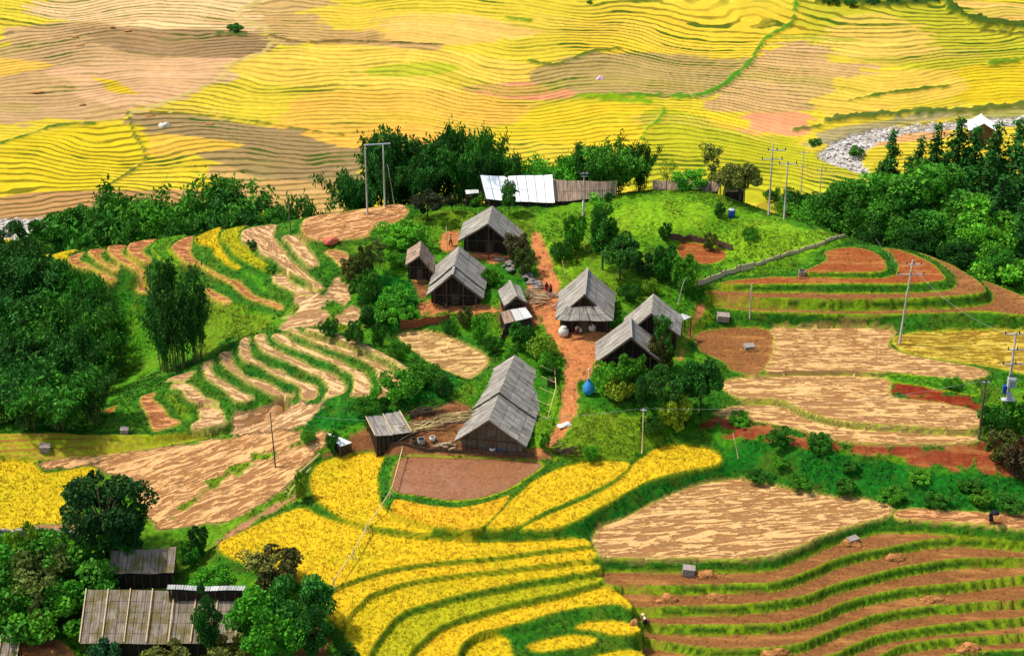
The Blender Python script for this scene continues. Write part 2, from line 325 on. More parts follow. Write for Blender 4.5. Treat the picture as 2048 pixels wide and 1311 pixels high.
# ---------------------------------------------------------------- palette (albedos)
PAL = {
 'r': [lin(246,200,30,.86), lin(234,198,26,.84), lin(198,192,24,.8), lin(248,188,34,.86)],
 's': [lin(236,184,116,.82), lin(232,180,112,.8), lin(230,164,104,.78), lin(218,188,56,.74), lin(234,172,110,.8), lin(238,190,132,.84), lin(226,150,92,.78), lin(236,192,120,.8), lin(234,178,114,.8), lin(212,196,136,.76)],
 'd': [lin(176,116,62,.62), lin(160,104,56,.64), lin(176,94,44,.64)],
 'w': [lin(150,96,60,.6)],
 'g': [lin(84,150,16,.7), lin(54,132,18,.66), lin(30,124,22,.62), lin(104,160,18,.74), lin(130,178,24,.78), lin(116,152,20,.72)],
 'p': [lin(214,132,78,.74), lin(150,96,58,.62), lin(190,136,92,.7)],
 'e': [lin(150,52,24,.62), lin(164,76,42,.64)],
 'o': [lin(186,150,44,.7), lin(172,120,50,.68)],
}
# mask channels: rice, straw, soil, grass
MSK = {'r': (1,0,0,0), 's': (0,1,0,0), 'd': (0,0,1,0), 'w': (0,0,.35,0), 'g': (0,0,0,1), 'p': (0,0,1,0), 'e': (0,0,1,0), 'o': (0,.25,.7,.0)}

GX0, GX1, GY0, GY1, GD = -88.0, 88.0, 140.0, 300.0, .25
gx = np.arange(GX0, GX1 + 1e-6, GD); gy = np.arange(GY0, GY1 + 1e-6, GD)
X, Y = np.meshgrid(gx, gy)
_c = 8
_Z = Hb(X[::_c, ::_c], Y[::_c, ::_c])
def upsample(Zc, X, Y):
    fx = (X - GX0) / (GD * _c); fy = (Y - GY0) / (GD * _c)
    i = np.clip(fx.astype(int), 0, Zc.shape[1] - 2); j = np.clip(fy.astype(int), 0, Zc.shape[0] - 2)
    a = fx - i; b = fy - j
    return (Zc[j, i] * (1 - a) + Zc[j, i + 1] * a) * (1 - b) + (Zc[j + 1, i] * (1 - a) + Zc[j + 1, i + 1] * a) * b
Z0 = upsample(_Z, X, Y)
fixed = np.zeros(X.shape, bool); Zf = Z0.copy()
field_sd = []
for kind, z, pts, tone, ang, lip in FIELDS:
    W = at(pts[:, 0], pts[:, 1], z)[:, :2]; W = smooth(W)
    x0, y0 = W.min(0) - 1.2; x1, y1 = W.max(0) + 1.2
    i0, i1 = np.clip([int((x0 - GX0) / GD), int((x1 - GX0) / GD) + 1], 0, len(gx)); j0, j1 = np.clip([int((y0 - GY0) / GD), int((y1 - GY0) / GD) + 1], 0, len(gy))
    if i1 <= i0 or j1 <= j0: field_sd.append(None); continue
    xs, ys = X[j0:j1, i0:i1], Y[j0:j1, i0:i1]
    # wander the edge slightly so it is never a drafted curve
    wx = (fbm(xs * .45, ys * .45, 2, 3) - .5) * .4; wy = (fbm(xs * .45, ys * .45, 2, 9) - .5) * .4
    sd = sdist(W, xs + wx, ys + wy)
    m = sd > (-.14 if kind in 'so' else 0)
    lipz = np.clip(1 - np.abs(sd - .22) / .25, 0, 1) * .13 if lip else 0
    Zf[j0:j1, i0:i1] = np.where(m, z + lipz, Zf[j0:j1, i0:i1]); fixed[j0:j1, i0:i1] |= m
    field_sd.append((j0, j1, i0, i1, sd))
Z = Zf.copy(); lam = .0016
for it in range(260):
    A = (Z[1:-1, :-2] + Z[1:-1, 2:] + Z[:-2, 1:-1] + Z[2:, 1:-1]) * .25
    A = (A + lam * Z0[1:-1, 1:-1]) / (1 + lam)
    Z[1:-1, 1:-1] = np.where(fixed[1:-1, 1:-1], Zf[1:-1, 1:-1], A)
rough = (fbm(X * .9, Y * .9, 3, 21) - .5) * .5 + (fbm(X * .22, Y * .22, 2, 22) - .5) * .5
near_fix = fixed.copy()
for _ in range(3): near_fix[1:-1, 1:-1] |= near_fix[:-2, 1:-1] | near_fix[2:, 1:-1] | near_fix[1:-1, :-2] | near_fix[1:-1, 2:]
Z = Z + np.where(fixed, 0, rough * np.where(near_fix, .5, 1))
U, V_ = proj(X, Y, Z)
n3 = fbm(X * .12, Y * .12, 3, 31)[..., None]; n4 = fbm(X * .5, Y * .5, 3, 33)[..., None]
g0, g1, g2 = (np.array(PAL['g'][i]) for i in (0, 1, 5))
alb = np.where(n3 > .5, g0 * (1 - np.clip((n3 - .5) * 4, 0, 1)) + g2 * np.clip((n3 - .5) * 4, 0, 1), g0 * (1 - np.clip((.5 - n3) * 4, 0, 1)) + g1 * np.clip((.5 - n3) * 4, 0, 1))
alb = alb * (.75 + .5 * n4)
_nb = near_fix.copy()
for _ in range(2): _nb[1:-1, 1:-1] |= _nb[:-2, 1:-1] | _nb[2:, 1:-1] | _nb[1:-1, :-2] | _nb[1:-1, 2:]
_bk = (np.array(lin(46,116,20,.62)) * (.7 + .6 * n4)) ; alb = np.where((_nb & ~fixed)[..., None], alb * .25 + _bk * .75, alb)
msk = np.zeros(X.shape + (4,)); msk[..., 3] = 1
flow = np.stack([X, Y], -1); zone = np.full(X.shape, 'g')
def put(sl, w, kind, tone, ang, hard):
    w3 = w[..., None]; c = np.array(PAL[kind][tone])
    a = alb[sl]; alb[sl] = a * (1 - w3) + c * w3
    msk[sl] = msk[sl] * (1 - w3) + np.array(MSK[kind], float) * w3
    hit = w > .5
    zone[sl] = np.where(hit, kind, zone[sl])
    if ang:
        ca, sa = math.cos(R(ang)), math.sin(R(ang)); xs, ys = X[sl], Y[sl]
        f = np.stack([xs * ca + ys * sa, -xs * sa + ys * ca], -1) * (.8 + .5 * ((abs(ang) * 7 + tone * 13) % 10) / 10) + tone * 37
        flow[sl] = np.where(hit[..., None], f, flow[sl])
nz = (fbm(X * .8, Y * .8, 3, 41) - .5)
for kind, pts, tone, ang in ZONES:
    P = smooth(pts, True, 3); x0, y0 = P.min(0) - 12; x1, y1 = P.max(0) + 12
    m = (U > x0) & (U < x1) & (V_ > y0) & (V_ < y1)
    jj, ii = np.where(m)
    if not len(jj): continue
    sl = (slice(jj.min(), jj.max() + 1), slice(ii.min(), ii.max() + 1))
    sd = sdist(P, U[sl], V_[sl]) + nz[sl] * (55 if kind == 'e' else 30 if tone == 5 else 16)
    put(sl, np.clip(sd / 6 + .5, 0, 1) * m[sl], kind, tone, ang, False)
lipc = np.array(lin(158,182,16,.86)); lipr = np.array(lin(104,140,14,.7)); edge_line = np.zeros(X.shape)
for (kind, z, pts, tone, ang, lip), q in zip(FIELDS, field_sd):
    if q is None: continue
    j0, j1, i0, i1, sd = q; sl = (slice(j0, j1), slice(i0, i1))
    put(sl, np.clip((sd - (.14 if kind in 'dw' else -.16 if kind in 's' else .0)) / .25 + .5, 0, 1), kind, tone, ang, True)
    if lip:
        wl = (np.clip(1 - np.abs(sd - (-.02 if kind in 's' else .1 if kind != 'r' else 0)) / (.17 if kind != 'r' else .26), 0, 1) * (.65 if kind == 'd' else .9))[..., None]
        alb[sl] = alb[sl] * (1 - wl) + (lipr if kind == 'r' else lipc) * wl
        msk[sl] = msk[sl] * (1 - wl) + np.array([0, 0, 0, .6]) * wl
ny, nx = X.shape
idx = np.arange(ny * nx).reshape(ny, nx)
def grid_faces(idx): return np.stack([idx[:-1, :-1].ravel(), idx[:-1, 1:].ravel(), idx[1:, 1:].ravel(), idx[1:, :-1].ravel()], -1)

def ground_material():
    t = NT('terrace_ground'); pos = t.n('ShaderNodeNewGeometry').outputs['Position']
    a = t.attr('alb').outputs['Color']; mk = t.attr('msk'); sep = t.n('ShaderNodeSeparateColor', {0: mk.outputs['Color']})
    rice, straw, soil, grass = sep.outputs[0], sep.outputs[1], sep.outputs[2], mk.outputs['Alpha']
    fl = t.attr('flow').outputs['Vector']
    # straw lies in rows across each field
    st = t.n('ShaderNodeMapping', {'Vector': fl, 'Scale': (.15, .78, 1)})
    s1 = t.noise(st, 1.0, 5, .62, 2.2)
    st2 = t.n('ShaderNodeMapping', {'Vector': fl, 'Scale': (.7, 1.5, 1)})
    s2 = t.noise(st2, 1.3, 3, .7)
    sm = t.math('ADD', t.math('MULTIPLY', s1, .7), t.math('MULTIPLY', s2, .3))
    gap = t.mr(sm, .52, .475)                      # 1 where bare stubble soil shows
    gap = t.n('ShaderNodeMath', {0: gap, 1: straw}, operation='MULTIPLY', use_clamp=True).outputs[0]
    soilc = t.mix(.28, lin(140,74,28,.6), a)
    c = t.mix(t.math('MULTIPLY', gap, .92), a, soilc)
    pale = t.mr(sm, .52, .66)
    c = t.mix(t.math('MULTIPLY', t.math('MULTIPLY', pale, straw), .4), c, lin(252,200,138,.86))
    # soil clods and stubble dots
    v = t.noise(pos, 2.6, 4, .75)
    c = t.mix(soil, c, t.mix(1.0, c, t.n('ShaderNodeCombineColor', {0: t.mr(v, .3, .7, .6, 1.4), 1: t.mr(v, .3, .7, .55, 1.45), 2: t.mr(v, .3, .7, .5, 1.5)}), 'MULTIPLY'))
    v2 = t.math('MULTIPLY', t.mr(t.noise(st, .7, 4, .7), .5, .66), soil)
    c = t.mix(t.math('MULTIPLY', v2, .5), c, lin(226,160,84,.75))
    v3 = t.math('MULTIPLY', t.mr(t.noise(pos, .5, 3, .7), .56, .7), soil)
    c = t.mix(t.math('MULTIPLY', v3, .4), c, lin(120,90,26,.55))
    # grass: blades and drifts
    g1 = t.noise(pos, 1.7, 5, .7); g2 = t.noise(pos, .28, 3, .6)
    gm = t.mr(g1, .32, .68, .42, 1.5)
    c = t.mix(grass, c, t.mix(1.0, c, t.n('ShaderNodeCombineColor', {0: gm, 1: gm, 2: gm}), 'MULTIPLY'))
    yl = t.math('MULTIPLY', t.mr(g2, .5, .72), grass)
    c = t.mix(t.math('MULTIPLY', yl, .35), c, lin(140,130,30,.6))
    br = t.math('MULTIPLY', t.mr(t.noise(pos, .6, 4, .7), .62, .74), grass)
    c = t.mix(t.math('MULTIPLY', br, .55), c, lin(130,80,40,.55))
    # rice speckle
    r1 = t.noise(pos, 3.1, 3, .7); c = t.mix(rice, c, t.mix(t.mr(r1, .35, .65), t.mix(.35, c, lin(150,130,12,.6)), c))
    c = t.mix(t.math('MULTIPLY', t.math('MULTIPLY', t.mr(t.noise(pos, .16, 4, .65), .5, .68), rice), .55), c, lin(186,186,20,.76))
    h = t.math('ADD', t.math('MULTIPLY', t.math('SUBTRACT', sm, t.math('MULTIPLY', gap, .25)), t.math('MULTIPLY', straw, 1.6)), t.math('ADD', t.math('MULTIPLY', v, t.math('MULTIPLY', soil, .5)), t.math('MULTIPLY', g1, t.math('ADD', grass, .2))))
    return t.bsdf(c, .92, h, .9, .22, .12)
M_ground = ground_material()
V = np.stack([X, Y, Z], -1).reshape(-1, 3)
me = mesh_np('ground', V, grid_faces(idx), [M_ground], True, cols={'alb': alb.reshape(-1, 3), 'msk': msk.reshape(-1, 4)}, attrs={'flow': np.concatenate([flow.reshape(-1, 2), np.zeros((ny * nx, 1))], 1)})
o_ground = link('ground', me, kind='structure')

def zat(x, y):
    x = np.asarray(x, float); y = np.asarray(y, float)
    fx = np.clip((x - GX0) / GD, 0, nx - 1.001); fy = np.clip((y - GY0) / GD, 0, ny - 1.001)
    i = fx.astype(int); j = fy.astype(int); a = fx - i; b = fy - j
    zn = (Z[j, i] * (1 - a) + Z[j, i + 1] * a) * (1 - b) + (Z[j + 1, i] * (1 - a) + Z[j + 1, i + 1] * a) * b
    ins = (x > GX0) & (x < GX1) & (y > GY0) & (y < GY1)
    if np.all(ins): return zn
    return np.where(ins, zn, Hb(x, y) + .3)
def hit(u, v, tmin=150, tmax=620):
    """where the line of sight through pixel (u, v) meets the land"""
    dx, dy, dz = ray(u, v); ts = np.arange(tmin, tmax, .2)
    x = dx * ts; y = dy * ts; z = ZC + dz * ts
    if True:
        g = zat(x, y); k = np.argmax(z <= g)
        if z[k] > g[k]: k = len(ts) - 1
    return Vector((float(x[k]), float(y[k]), float(g[k])))

# ---------------------------------------------------------------- far side of the valley
fx_ = np.arange(-215, 215.1, .8); fy_ = np.concatenate([np.arange(292, 430, .42), np.arange(430, 640, .6)])
FX, FY = np.meshgrid(fx_, fy_)
cx = np.arange(-220, 226, 6.0); cy = np.arange(285, 650, 6.0); CXm, CYm = np.meshgrid(cx, cy); CZ = Hb(CXm, CYm)
def up2(x, y):
    fx = (x - cx[0]) / 6; fy = (y - cy[0]) / 6; i = np.clip(fx.astype(int), 0, len(cx) - 2); j = np.clip(fy.astype(int), 0, len(cy) - 2); a = fx - i; b = fy - j
    return (CZ[j, i] * (1 - a) + CZ[j, i + 1] * a) * (1 - b) + (CZ[j + 1, i] * (1 - a) + CZ[j + 1, i + 1] * a) * b
FZ = up2(FX, FY)
FZ = FZ + (fbm(FX / 60, FY / 60, 3, 51) - .5) * 5.5 * np.clip((FY - 395) / 40, 0, 1) + (fbm(FX / 16, FY / 16, 2, 54) - .5) * .9
FU, FV = proj(FX, FY, FZ)
far_def = np.array(lin(232,204,56,.77))
falb = np.zeros(FX.shape + (3,)) + far_def
nf = fbm(FX / 22, FY / 22, 3, 61)[..., None]
falb = falb * (1 - np.clip(nf - .5, 0, .3) * 2) + np.array(lin(225,205,40,.72)) * np.clip(nf - .5, 0, .3) * 2
foff = np.zeros(FX.shape); fstr = np.ones(FX.shape) * .55
_t0 = FZ / .34 + (fbm(FX / 48, FY / 48, 2, 77) - .5) * 13 + (fbm(FX / 7, FY / 7, 2, 71) - .5) * .9 + (fbm(FX / 2.2, FY / 2.2, 2, 72) - .5) * .25
_lv = np.floor(_t0); FUS = (vnoise(_lv * 7.31, _lv * 0 + 3.3, 12) - .5) * 70; FVS = 0
FP = [
 ((244,206,140), .5, [(90,0),(530,-10),(500,70),(300,58),(180,45),(100,40)]),
 ((206,168,110), .55, [(-20,70),(60,50),(180,45),(300,55),(500,62),(532,95),(462,122),(442,152),(370,172),(262,225),(180,242),(75,236),(-20,245)]),
 ((170,138,86), .7, [(180,55),(500,65),(530,92),(470,118),(300,110),(200,90)]),
 ((234,186,130), .35, [(85,140),(150,128),(300,120),(480,120),(445,155),(330,205),(250,215),(170,192)]),
 ((246,196,70), .5, [(-20,115),(60,120),(80,135),(-20,156)]),
 ((238,202,30), .4, [(150,150),(240,165),(285,180),(255,184)]),
 ((166,142,84), .75, [(262,232),(300,222),(560,250),(720,275),(760,300),(735,350),(690,372),(560,372),(430,335),(400,300),(480,288),(280,268)]),
 ((232,206,24), .8, [(-20,290),(90,262),(250,245),(285,320),(210,372),(-20,392)]),
 ((246,196,60), .6, [(280,270),(400,275),(485,288),(400,305),(295,318)]),
 ((236,208,40), .6, [(290,322),(400,318),(470,350),(420,380),(210,378)]),
 ((214,172,100), .7, [(430,325),(560,358),(690,372),(700,430),(560,430),(440,372)]),
 ((196,150,90), .7, [(-20,392),(200,382),(430,380),(520,420),(300,440),(-20,440)]),
 ((212,176,104), .6, [(520,5),(640,-5),(655,25),(640,80),(560,90),(530,70)]),
 ((246,206,60), .3, [(610,20),(700,15),(800,20),(820,50),(700,60),(640,50)]),
 ((204,164,96), .6, [(640,62),(760,66),(882,90),(780,112),(680,97),(640,90)]),
 ((250,200,96), .35, [(760,30),(900,30),(1060,60),(1040,75),(900,90),(760,70)]),
 ((252,208,70), .35, [(480,110),(660,90),(900,100),(1060,130),(1050,160),(900,180),(650,180),(450,150)]),
 ((252,194,66), .45, [(650,185),(900,180),(1050,205),(1140,215),(1000,250),(860,300),(700,300),(560,250)]),
 ((196,200,40), .3, [(740,140),(830,120),(900,135),(860,150),(760,152)]),
 ((190,164,92), .75, [(1055,140),(1110,120),(1180,105),(1300,100),(1500,120),(1480,150),(1400,192),(1200,196),(1130,196),(1050,162)]),
 ((238,160,106), .4, [(915,178),(1010,165),(1060,165),(1142,196),(1050,200)]),
 ((242,206,44), .8, [(1110,90),(1200,20),(1400,10),(1570,30),(1580,60),(1490,118),(1350,108),(1200,104)]),
 ((216,176,108), .8, [(1545,88),(1690,80),(1700,95),(1650,120),(1740,130),(1705,170),(1650,212),(1500,222),(1410,206),(1480,150)]),
 ((250,210,32), .45, [(1140,205),(1300,210),(1480,235),(1540,262),(1500,285),(1200,290),(1000,270),(1060,230)]),
 ((240,164,110), .3, [(1480,232),(1530,222),(1602,225),(1627,262),(1560,270),(1500,256)]),
 ((196,196,26), .7, [(1300,222),(1400,230),(1480,260),(1620,290),(1640,380),(1560,400),(1300,400),(1250,330)]),
 ((204,198,36), .9, [(1600,-10),(1900,10),(2060,60),(2060,125),(1850,140),(1700,110),(1600,60)]),
 ((246,206,80), .6, [(1660,40),(1800,30),(1860,90),(1820,110),(1700,110),(1650,80)]),
 ((236,206,24), .35, [(1900,140),(1960,125),(2060,120),(2060,215),(1900,200)]),
 ((250,206,70), .5, [(1640,190),(1700,150),(1900,140),(1900,195),(1700,230),(1640,240)]),
 ((244,196,96), .3, [(1920,5),(2060,10),(2060,45),(1960,30)]),
 ((196,196,30), .6, [(1640,320),(1760,335),(1740,380),(1640,385)]),
 ((180,168,110), .5, [(1630,270),(1700,248),(1800,235),(1900,226),(2060,212),(2060,235),(1900,240),(1800,250),(1700,268),(1640,295)]),
 ((236,176,110), .3, [(1740,292),(1800,268),(1920,256),(1900,275),(1800,285)]),
]
for k, (rgb, st, P) in enumerate(FP):
    P = smooth(P, True, 3); m = (FU > P[:, 0].min() - 60) & (FU < P[:, 0].max() + 60) & (FV > P[:, 1].min() - 8) & (FV < P[:, 1].max() + 8)
    sd = np.full(FX.shape, -99.); sd[m] = sdist(P, FU[m] + FUS[m] + (vnoise(FX[m] / 9, FY[m] / 9, 7) - .5) * 40, FV[m] + (vnoise(FX[m] / 12, FY[m] / 12, 8) - .5) * 8)
    w = np.clip(sd / 1.6 + .5, 0, 1)[..., None]
    falb = falb * (1 - w) + np.array(lin(rgb[0], rgb[1] - 3, rgb[2] + (8 if rgb[2] < 90 else 2), .76)) * w * (.94 + .12 * fbm(FX / 6, FY / 6, 2, 90 + k)[..., None])
    fstr = fstr * (1 - w[..., 0]) + st * w[..., 0]
    pass
STEP = .34
_r = lambda a, s: vnoise(a * 5.17 + .5, a * 0 + s, 33)
_pid = np.floor((FX + _r(_lv, 1.5) * 60) / 21.0) ; _h1 = vnoise(_lv * 3.7 + .5, _pid * 9.1 + .5, 44)[..., None]; _h2 = vnoise(_lv // 3 * 5.3 + .5, np.floor(FX / 34 + (_lv // 3) * .37) * 7.7 + .5, 45)[..., None]
falb = falb * (.88 + .24 * _h1); _g = np.clip((_h2 - .68) * 4, 0, 1) * .45; falb = falb * (1 - _g) + np.array(lin(190,196,40,.7)) * _g
_g = np.clip((.24 - _h2) * 5, 0, 1) * .4; falb = falb * (1 - _g) + np.array(lin(222,176,100,.72)) * _g
tt = _t0
fr = tt - np.floor(tt)
ter = (np.clip((fr - .72) / .28, 0, 1) - fr) * STEP * .85
mask_t = np.ones(FX.shape)
def fline(pts, w, rgb, dz=0, k=.62):
    global falb, fstr
    L = smooth(pts, False, 5); m = (FU > L[:, 0].min() - 15) & (FU < L[:, 0].max() + 15) & (FV > L[:, 1].min() - 15) & (FV < L[:, 1].max() + 15)
    d = np.full(FX.shape, 99.); d[m] = ldist(L, FU[m], FV[m]) + (fbm(FX[m] / 1.5, FY[m] / 1.5, 2, 5) - .5) * w * 1.1
    q = np.clip((w / 2 - d) / 1.2 + .5, 0, 1)
    falb = falb * (1 - q[..., None]) + np.array(lin(*rgb, k)) * q[..., None]
    mask_t[:] = np.minimum(mask_t, 1 - q); fstr = fstr * (1 - q)
    FZ[:] = FZ + q * dz
ter0 = ter
fline([(1590,-5),(1585,45),(1530,80),(1505,118),(1460,160),(1400,192),(1300,191),(1180,196)], 8, (70,160,30), .5)
fline([(1330,215),(1318,240),(1290,262),(1275,300)], 5, (90,170,30), .3)
fline([(520,0),(478,22),(490,40),(535,60),(535,98),(470,125),(440,155),(330,205),(260,225)], 6, (226,200,120), 0)
fline([(255,225),(270,270),(288,300),(285,325),(250,350),(205,378)], 5, (90,120,40), .3)
fline([(-10,290),(60,268),(120,250),(190,248)], 5, (80,130,30), .3)
fline([(690,270),(600,258),(450,235),(300,222)], 4, (130,130,30), .2)
fline([(1650,243),(1700,235),(1800,228),(1900,224),(2060,212)], 10, (90,120,44), .7)
fline([(1590,260),(1640,252)], 6, (100,130,40), .4)
fline([(1700,200),(1800,184),(1900,172)], 6, (90,130,30), .4)
fline([(1060,122),(1110,130),(1180,105),(1240,98)], 5, (100,130,30), .4)
fline([(640,80),(760,84),(890,90)], 3, (90,90,40), .2)
fline([(1010,35),(1060,42)], 6, (130,160,20), .3)
fline([(540,70),(600,84),(700,82)], 4, (120,100,50), .2)
fline([(1890,5),(1930,38),(2000,52),(2060,56)], 13, (24,96,20), 1.3)
fline([(1960,62),(2060,70)], 6, (100,110,40), .4)
fline([(1640,2),(1760,10),(1880,4)], 10, (30,90,20), .8)
fline([(1720,80),(1600,75),(1540,70)], 5, (190,190,60), 0)
fline([(1980,128),(2060,118)], 8, (110,160,20), .5)
fline([(430,68),(490,68)], 6, (60,120,50), .6)
fline([(1150,192),(1300,203)], 8, (140,190,20), .2)
# stony river bed
RV = smooth([(1640,300),(1700,268),(1800,250),(1900,242),(2070,230),(2070,246),(1900,256),(1800,270),(1745,290),(1722,318),(1738,345),(1700,338),(1648,318)], True, 4)
RVL = smooth([(-20,440),(60,436),(160,440),(230,462),(240,500),(160,505),(60,480),(-20,470)], True, 4)
rw = np.zeros(FX.shape)
for Q in (RV, RVL):
    m = (FU > Q[:, 0].min() - 15) & (FU < Q[:, 0].max() + 15) & (FV > Q[:, 1].min() - 15) & (FV < Q[:, 1].max() + 15)
    sd = np.full(FX.shape, -99.); sd[m] = sdist(Q, FU[m], FV[m]) + (fbm(FX[m] / 2, FY[m] / 2, 2, 15) - .5) * 9
    rw = np.maximum(rw, np.clip(sd / 3 + .5, 0, 1))
falb = falb * (1 - rw[..., None]) + np.array(lin(222,214,204,.82)) * rw[..., None]; fstr = fstr * (1 - rw)
FZ = FZ + ter0 * mask_t * (1 - rw) - rw * .8
def far_material():
    t = NT('far_terraces'); pos = t.n('ShaderNodeNewGeometry').outputs['Position']
    a = t.attr('alb').outputs['Color']; tq = t.attr('lev').outputs['Fac']; st = t.attr('bank').outputs['Fac']; rv = t.attr('river').outputs['Fac']
    f = t.math('FRACT', tq)
    lvl0 = t.n('ShaderNodeTexWhiteNoise', {'W': t.math('FLOOR', tq)}, noise_dimensions='1D').outputs[0]
    wide = t.math('MULTIPLY', t.mr(lvl0, .78, .8), t.mr(t.noise(pos, .06, 2, .6), .48, .56))
    fw = t.math('ADD', f, t.math('MULTIPLY', wide, .24))
    bank = t.math('MULTIPLY', t.mr(fw, .68, .76), t.math('SUBTRACT', 1.0, t.mr(f, .95, 1.0)))
    brk = t.math('MULTIPLY', t.mr(t.noise(pos, .22, 3, .6), .3, .5, .45, 1.0), t.mr(t.noise(pos, .035, 2, .6), .36, .56, .4, 1.0))
    bank = t.math('MULTIPLY', t.math('MULTIPLY', bank, brk), t.math('MULTIPLY', t.math('ADD', st, .25), 1.2), clamp=True)
    dark = t.mix(.33, lin(84,84,14,.45), a, 'MIX')
    n = t.noise(pos, .5, 4, .7); nn = t.mr(n, .25, .75, .82, 1.18)
    c = t.mix(1.0, a, t.n('ShaderNodeCombineColor', {0: nn, 1: nn, 2: nn}), 'MULTIPLY')
    lvl = t.n('ShaderNodeTexWhiteNoise', {'W': t.math('FLOOR', tq)}, noise_dimensions='1D').outputs[0]
    c = t.mix(t.math('MULTIPLY', lvl, .16), c, lin(200,150,40,.6))
    c = t.mix(bank, c, t.mix(t.math('MULTIPLY', wide, .8), dark, lin(64,110,18,.55)))
    rr = t.n('ShaderNodeTexVoronoi', {'Vector': pos, 'Scale': 1.1}); rk = t.mr(rr.outputs['Distance'], .1, .7, 1.2, .6)
    c = t.mix(rv, c, t.mix(1.0, c, t.n('ShaderNodeCombineColor', {0: rk, 1: rk, 2: rk}), 'MULTIPLY'))
    h = t.math('ADD', t.math('MULTIPLY', n, .5), t.math('MULTIPLY', t.math('MULTIPLY', rr.outputs['Distance'], rv), -2.0))
    return t.bsdf(c, .95, h, .6, .3, .1)
M_far = far_material()
fi = np.arange(FX.size).reshape(FX.shape)
me = mesh_np('hillside', np.stack([FX, FY, FZ], -1).reshape(-1, 3), grid_faces(fi), [M_far], True, cols={'alb': falb.reshape(-1, 3)}, attrs={'lev': tt.ravel(), 'bank': fstr.ravel(), 'river': rw.ravel()})
link('hillside', me, kind='structure')
# outer land, one coarse sheet under and beyond the detailed ones
ox = np.arange(-900, 901, 12.0); oy = np.arange(-300, 1501, 12.0); OX, OY = np.meshgrid(ox, oy)
OZ = Hb(np.clip(OX, -230, 230), np.clip(OY, 130, 700)) - 3.0 + np.clip(np.abs(OX) - 230, 0, 900) * .12 + np.clip(OY - 700, 0, 900) * .3 - np.clip(130 - OY, 0, 200) * .35
inn = ((np.abs(OX) < 78) & (OY > 152) & (OY < 288)) | ((np.abs(OX) < 203) & (OY > 304) & (OY < 620)); OZ = OZ - inn * 5
oc = np.zeros(OX.shape + (3,)) + np.array(lin(90,130,40,.5)); oc = oc * (.7 + .6 * fbm(OX / 60, OY / 60, 3, 3)[..., None])
oi = np.arange(OX.size).reshape(OX.shape)
me = mesh_np('outer_terrain', np.stack([OX, OY, OZ], -1).reshape(-1, 3), grid_faces(oi), [M_far], True, cols={'alb': oc.reshape(-1, 3)}, attrs={'lev': (OZ / 1.2).ravel(), 'bank': np.full(OX.size, .4), 'river': np.zeros(OX.size)})
link('outer_terrain', me, kind='structure')
# ---------------------------------------------------------------- standing rice and rough grass
def foliage_mat(name, trans=.3, objcol=False, rough=.75, up=0):
    t = NT(name); a = t.attr('col').outputs['Color']
    if objcol:
        a = t.mix(1.0, a, t.n('ShaderNodeObjectInfo').outputs['Color'], 'MULTIPLY')
    m = t.bsdf(a, rough, spec=.15, trans=trans)
    if up:            # thin upright blades: shade them as the standing crop's surface
        g = t.n('ShaderNodeNewGeometry').outputs['Normal']
        v1 = t.n('ShaderNodeVectorMath', {0: g}, operation='SCALE'); v1.inputs['Scale'].default_value = .18
        v2 = t.n('ShaderNodeVectorMath', {0: v1.outputs[0], 1: (0, 0, up)}, operation='ADD')
        v3 = t.n('ShaderNodeVectorMath', {0: v2.outputs[0]}, operation='NORMALIZE')
        for nd in t.t.nodes:
            if nd.bl_idname in ('ShaderNodeBsdfPrincipled', 'ShaderNodeBsdfTranslucent'): t.t.links.new(v3.outputs[0], nd.inputs['Normal'])
    return m
M_blade = foliage_mat('blades', .12, up=.9)
def blades(name, pts, cols, n, h, w, spread, label_kind):
    N = len(pts); P = np.repeat(pts, n, 0); C = np.repeat(cols, n, 0); M = len(P)
    P = P + np.stack([rng.normal(0, spread, M), rng.normal(0, spread, M), np.zeros(M)], 1)
    a = rng.uniform(0, math.tau, M); hh = h * rng.uniform(.6, 1.2, M); ln = rng.uniform(.05, .6, M) * hh
    wv = np.stack([np.cos(a), np.sin(a), np.zeros(M)], 1) * (w / 2); b = rng.uniform(0, math.tau, M)
    tip = P + np.stack([np.cos(b) * ln, np.sin(b) * ln, hh], 1)
    V = np.stack([P - wv - [0, 0, .05], P + wv - [0, 0, .05], tip], 1).reshape(-1, 3)
    rc_ = name == 'ripe_rice'
    C = C * rng.uniform(.9 if rc_ else .8, 1.1 if rc_ else 1.2, (M, 1)); b0 = .95 if rc_ else .85
    Cv = np.clip(np.stack([C * b0, C * b0, C * 1.1], 1), 0, .97).reshape(-1, 3)
    me = mesh_np(name, V, np.arange(M * 3).reshape(-1, 3), [M_blade], False, cols={'col': Cv})
    return link(name, me, kind='stuff')
vis = (U > -60) & (U < 2110) & (V_ < 1370) & (Y < 268)
def sample(mask, dens):
    jj, ii = np.where(mask & vis); n = int(len(jj) * GD * GD * dens); k = rng.integers(0, len(jj), n)
    x = gx[ii[k]] + rng.uniform(-.5, .5, n) * GD; y = gy[jj[k]] + rng.uniform(-.5, .5, n) * GD
    return np.stack([x, y, zat(x, y)], 1), alb[jj[k], ii[k]]
p, c = sample(zone == 'r', 12)
c = np.clip(c * [1.04, 1.02, 1.0] * rng.uniform(.9, 1.1, (len(c), 1)), 0, .97)
blades('ripe_rice', p, c, 4, .2, .09, .11, 'stuff')
gm = (zone == 'g') & (msk[..., 3] > .4)
dn = fbm(X * .3, Y * .3, 3, 77) > .42
p, c = sample(gm & dn & ~near_fix, 9); p2, c2 = sample(gm & near_fix, 4)
p = np.concatenate([p, p2]); c = np.concatenate([c, c2])
blades('rough_grass', p, c * rng.uniform(.7, 1.25, (len(c), 1)), 4, .2, .13, .12, 'stuff')
p, c = sample((zone == 's') | (zone == 'd'), 1.6)
